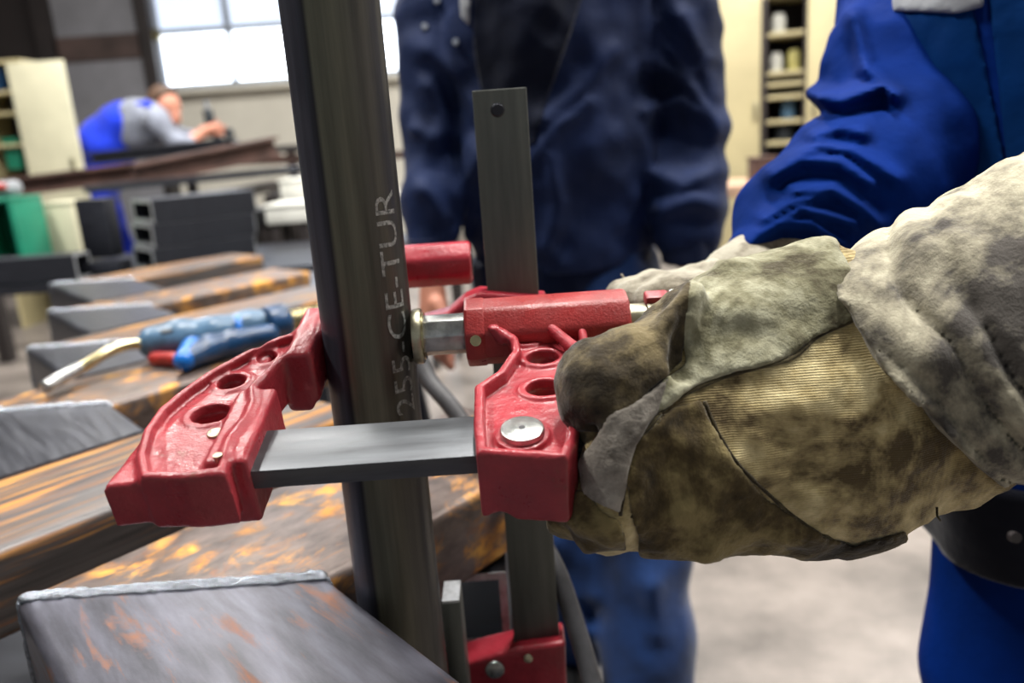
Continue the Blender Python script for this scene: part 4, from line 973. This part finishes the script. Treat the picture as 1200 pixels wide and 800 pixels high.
shz = [PY(918, y, YC)[2] for y in (38, 84, 97, 112, 141, 166)]
for z in shz: cbx('shelf', -.115, .11, .0, .40, z-.02, z+.005, 'tan_metal')
kcm = Matrix.Translation(Vector((kc[0], kc[1], 0))) @ Matrix.Rotation(KR, 4, 'Z')
for i, (lx, zi, r, h, mat, lab) in enumerate([(-.05, 0, .045, .10, 'white_metal', 'white paper roll on the top shelf of the tan cabinet'), (-.06, 1, .04, .10, 'white_metal', 'pale jar on the second shelf of the tan cabinet'), (.05, 1, .04, .11, 'jar_yellow', 'yellow jar on the second shelf of the tan cabinet'), (.02, 4, .045, .11, 'torch_grey', 'grey blue tin on the lower shelf of the tan cabinet'), (.0, 5, .06, .10, 'torch_black', 'dark tin on the bottom visible shelf of the tan cabinet')]):
    p = kcm @ Vector((lx, .12, shz[zi]+.005)); o = empty('jar', p); tag(o, lab, 'jar'); p = np.array(p)
    cyl('jar_body', p, p+np.array([0, 0, h]), r, mat, o, n=20, bev=.006); cyl('lid', p+np.array([0, 0, h]), p+np.array([0, 0, h+.02]), r*.8, mat, o, n=20, bev=.003)
wb = PY(868, 213, 4.4); o = empty('wooden_bench', (wb[0], 4.4, 0)); tag(o, 'pale wooden bench top before the tan cabinet', 'bench')
box('bench_top', (wb[0]+.1, 4.4, wb[2]-.03), (.75, .5, .06), 'wood', o, bev=.004)
for s in (-1, 1):
    for t in (-1, 1): box('leg', (wb[0]+.1+s*.32, 4.4+t*.2, (wb[2]-.06)/2), (.05, .05, wb[2]-.06), 'frame_dark', o)
crate('brown box on the wooden bench beside the tan cabinet', 893, 200, 4.3, .12, .12, .12, 'rust_brown')

# ------------------------------------------------------------------ bent worker at the far bench
YW = 6.0
bw = empty('person', (PY(120, 190, YW)[0], YW, 0)); tag(bw, 'worker in blue overalls and grey shirt bent over a bench by the window', 'person')
B_ = lambda x, y, dy=0: PY(x, y, YW+dy)
ov = lambda P: smax(smin(chain(P, [(B_(116, 208), .17), (B_(126, 172), .19), (B_(146, 148), .175)], .05), smin(chain(P, [(B_(113, 212, -.1), .12), (np.array([B_(113, 212)[0]+.02, YW-.1, .5]), .1), (np.array([B_(113, 212)[0], YW-.1, .06]), .085)], .03), chain(P, [(B_(113, 212, .1), .12), (np.array([B_(113, 212)[0]+.02, YW+.1, .5]), .1), (np.array([B_(113, 212)[0], YW+.1, .06]), .085)], .03), .03), .05)+vnoise(*P, 9)*.03, .03-P[2], .01)
wb0 = sdf_obj('overalls', ov, *bounds([B_(116, 208), B_(160, 140), np.array([B_(113, 200)[0], YW, .05])], .3), .014, 'overall_blue', bw, True)
sdf_obj('strap', lambda P: chain(P, [(B_(140, 128, -.1), .025), (B_(172, 122, -.1), .025), (B_(196, 140, -.1), .025)], .02), *bounds([B_(140, 128, -.1), B_(196, 140, -.1)], .06), .01, 'overall_blue', wb0, True)
shf = lambda P: smin(chain(P, [(B_(145, 158), .15), (B_(165, 146), .17), (B_(186, 138), .14)], .05), smin(chain(P, [(B_(182, 140, -.17), .085), (B_(205, 166, -.18), .062), (B_(222, 167, -.2), .05)], .03), chain(P, [(B_(182, 140, .17), .085), (B_(208, 160, .18), .062), (B_(228, 160, .2), .05)], .03), .03), .04)+vnoise(*P, 12)*.02
sdf_obj('shirt', shf, *bounds([B_(140, 160), B_(230, 130), B_(186, 180)], .3), .013, 'grey_shirt', bw, True)
hc_ = B_(194, 121); fdir = np.array([.72, -.45, -.53]); fdir /= np.linalg.norm(fdir)
def bent_body(P):
    d = cone(P, hc_-fdir*.01, hc_+fdir*.02, .098, .09); d = smin(d, cone(P, hc_+fdir*.05+[0, 0, -.03], hc_+fdir*.09+[.0, 0, -.07], .065, .04), .03); d = smin(d, cone(P, hc_+[-.03, 0, -.05], B_(182, 136), .06, .065), .03)
    d = smin(d, cone(P, hc_+fdir*.115, hc_+fdir*.13+[0, 0, -.02], .012, .016), .01)
    for s in (-1, 1):
        a = B_(222 if s < 0 else 228, 166 if s < 0 else 160, .19*s); b = B_(241 if s < 0 else 247, 154, .12*s); d = np.minimum(d, cone(P, a, b, .042, .034))
        d = smin(d, cone(P, b, b+[.06, 0, .02], .042, .036), .02)
        for f in range(4): d = smin(d, cone(P, b+[.07, -.01, .035-.02*f], b+[.115, -.02, .03-.02*f], .012, .010), .006)
        d = smin(d, cone(P, b+[.03, -.03*s, .04], b+[.07, -.03*s, .07], .013, .011), .008)
    return d
sdf_obj('body', bent_body, *bounds([hc_, B_(260, 145), B_(222, 168), B_(240, 160, .2), B_(240, 160, -.2)], .17), .0095, 'skin', bw, True)
sdf_obj('hair', lambda P: smax(cone(P, hc_-fdir*.02+[0, 0, .01], hc_+[0, 0, .02], .112, .104)+vnoise(*P, 50)*.012, (P[0]-hc_[0])*fdir[0]+(P[1]-hc_[1])*fdir[1]-(P[2]-hc_[2])*.75-.02, .02), *bounds([hc_], .2), .01, 'hair', bw, True)
for s in (-1, 1):
    c = np.array([B_(113, 212)[0], YW+.1*s, 0]); sdf_obj('shoe', lambda P: smax(cone(P, c+[-.02, 0, .05], c+[.15, 0, .035], .055, .045), .004-P[2], .004), *bounds([c+[-.1, 0, .1], c+[.2, 0, 0]], .08), .012, 'black_plastic', bw, True)
t0_ = B_(243, 150, -.1); o = empty('hand_grinder', t0_); tag(o, 'dark power tool held upright in the bent worker\'s hands', 'power tool')
cyl('tool_body', t0_+np.array([.03, 0, -.02]), B_(243, 128, -.1), .035, 'torch_black', o, n=16, bev=.01); cyl('tool_spindle', B_(243, 128, -.1), B_(241, 118, -.1), .012, 'frame_steel', o, n=12)
ba = B_(235, 178); o = empty('far_bench', (ba[0], YW, 0)); tag(o, 'dark far bench the bent worker leans on', 'bench')
box('bench_top', (ba[0]+.25, YW+.05, ba[2]-.02), (1.1, .6, .05), 'frame_dark', o, bev=.005)
for s in (-1, 1):
    for t in (-1, 1): box('leg', (ba[0]+.25+s*.45, YW+.05+t*.22, (ba[2]-.045)/2), (.06, .06, ba[2]-.045), 'frame_dark', o)
vz = ba[2]+.005; o = empty('bench_vise', (ba[0]+.18, YW-.05, vz)); tag(o, 'small dark bench vise before the bent worker\'s hands', 'vise')
box('vise_base', (ba[0]+.18, YW-.05, vz+.03), (.16, .12, .06), 'black_plastic', o, bev=.006)
for s in (-1, 1): box('vise_jaw', (ba[0]+.18+.045*s+.02, YW-.05, vz+.10), (.035, .11, .09), 'torch_black', o, bev=.006)
cyl('vise_screw', (ba[0]+.10, YW-.05, vz+.05), (ba[0]+.30, YW-.05, vz+.05), .012, 'frame_steel', o, n=12)
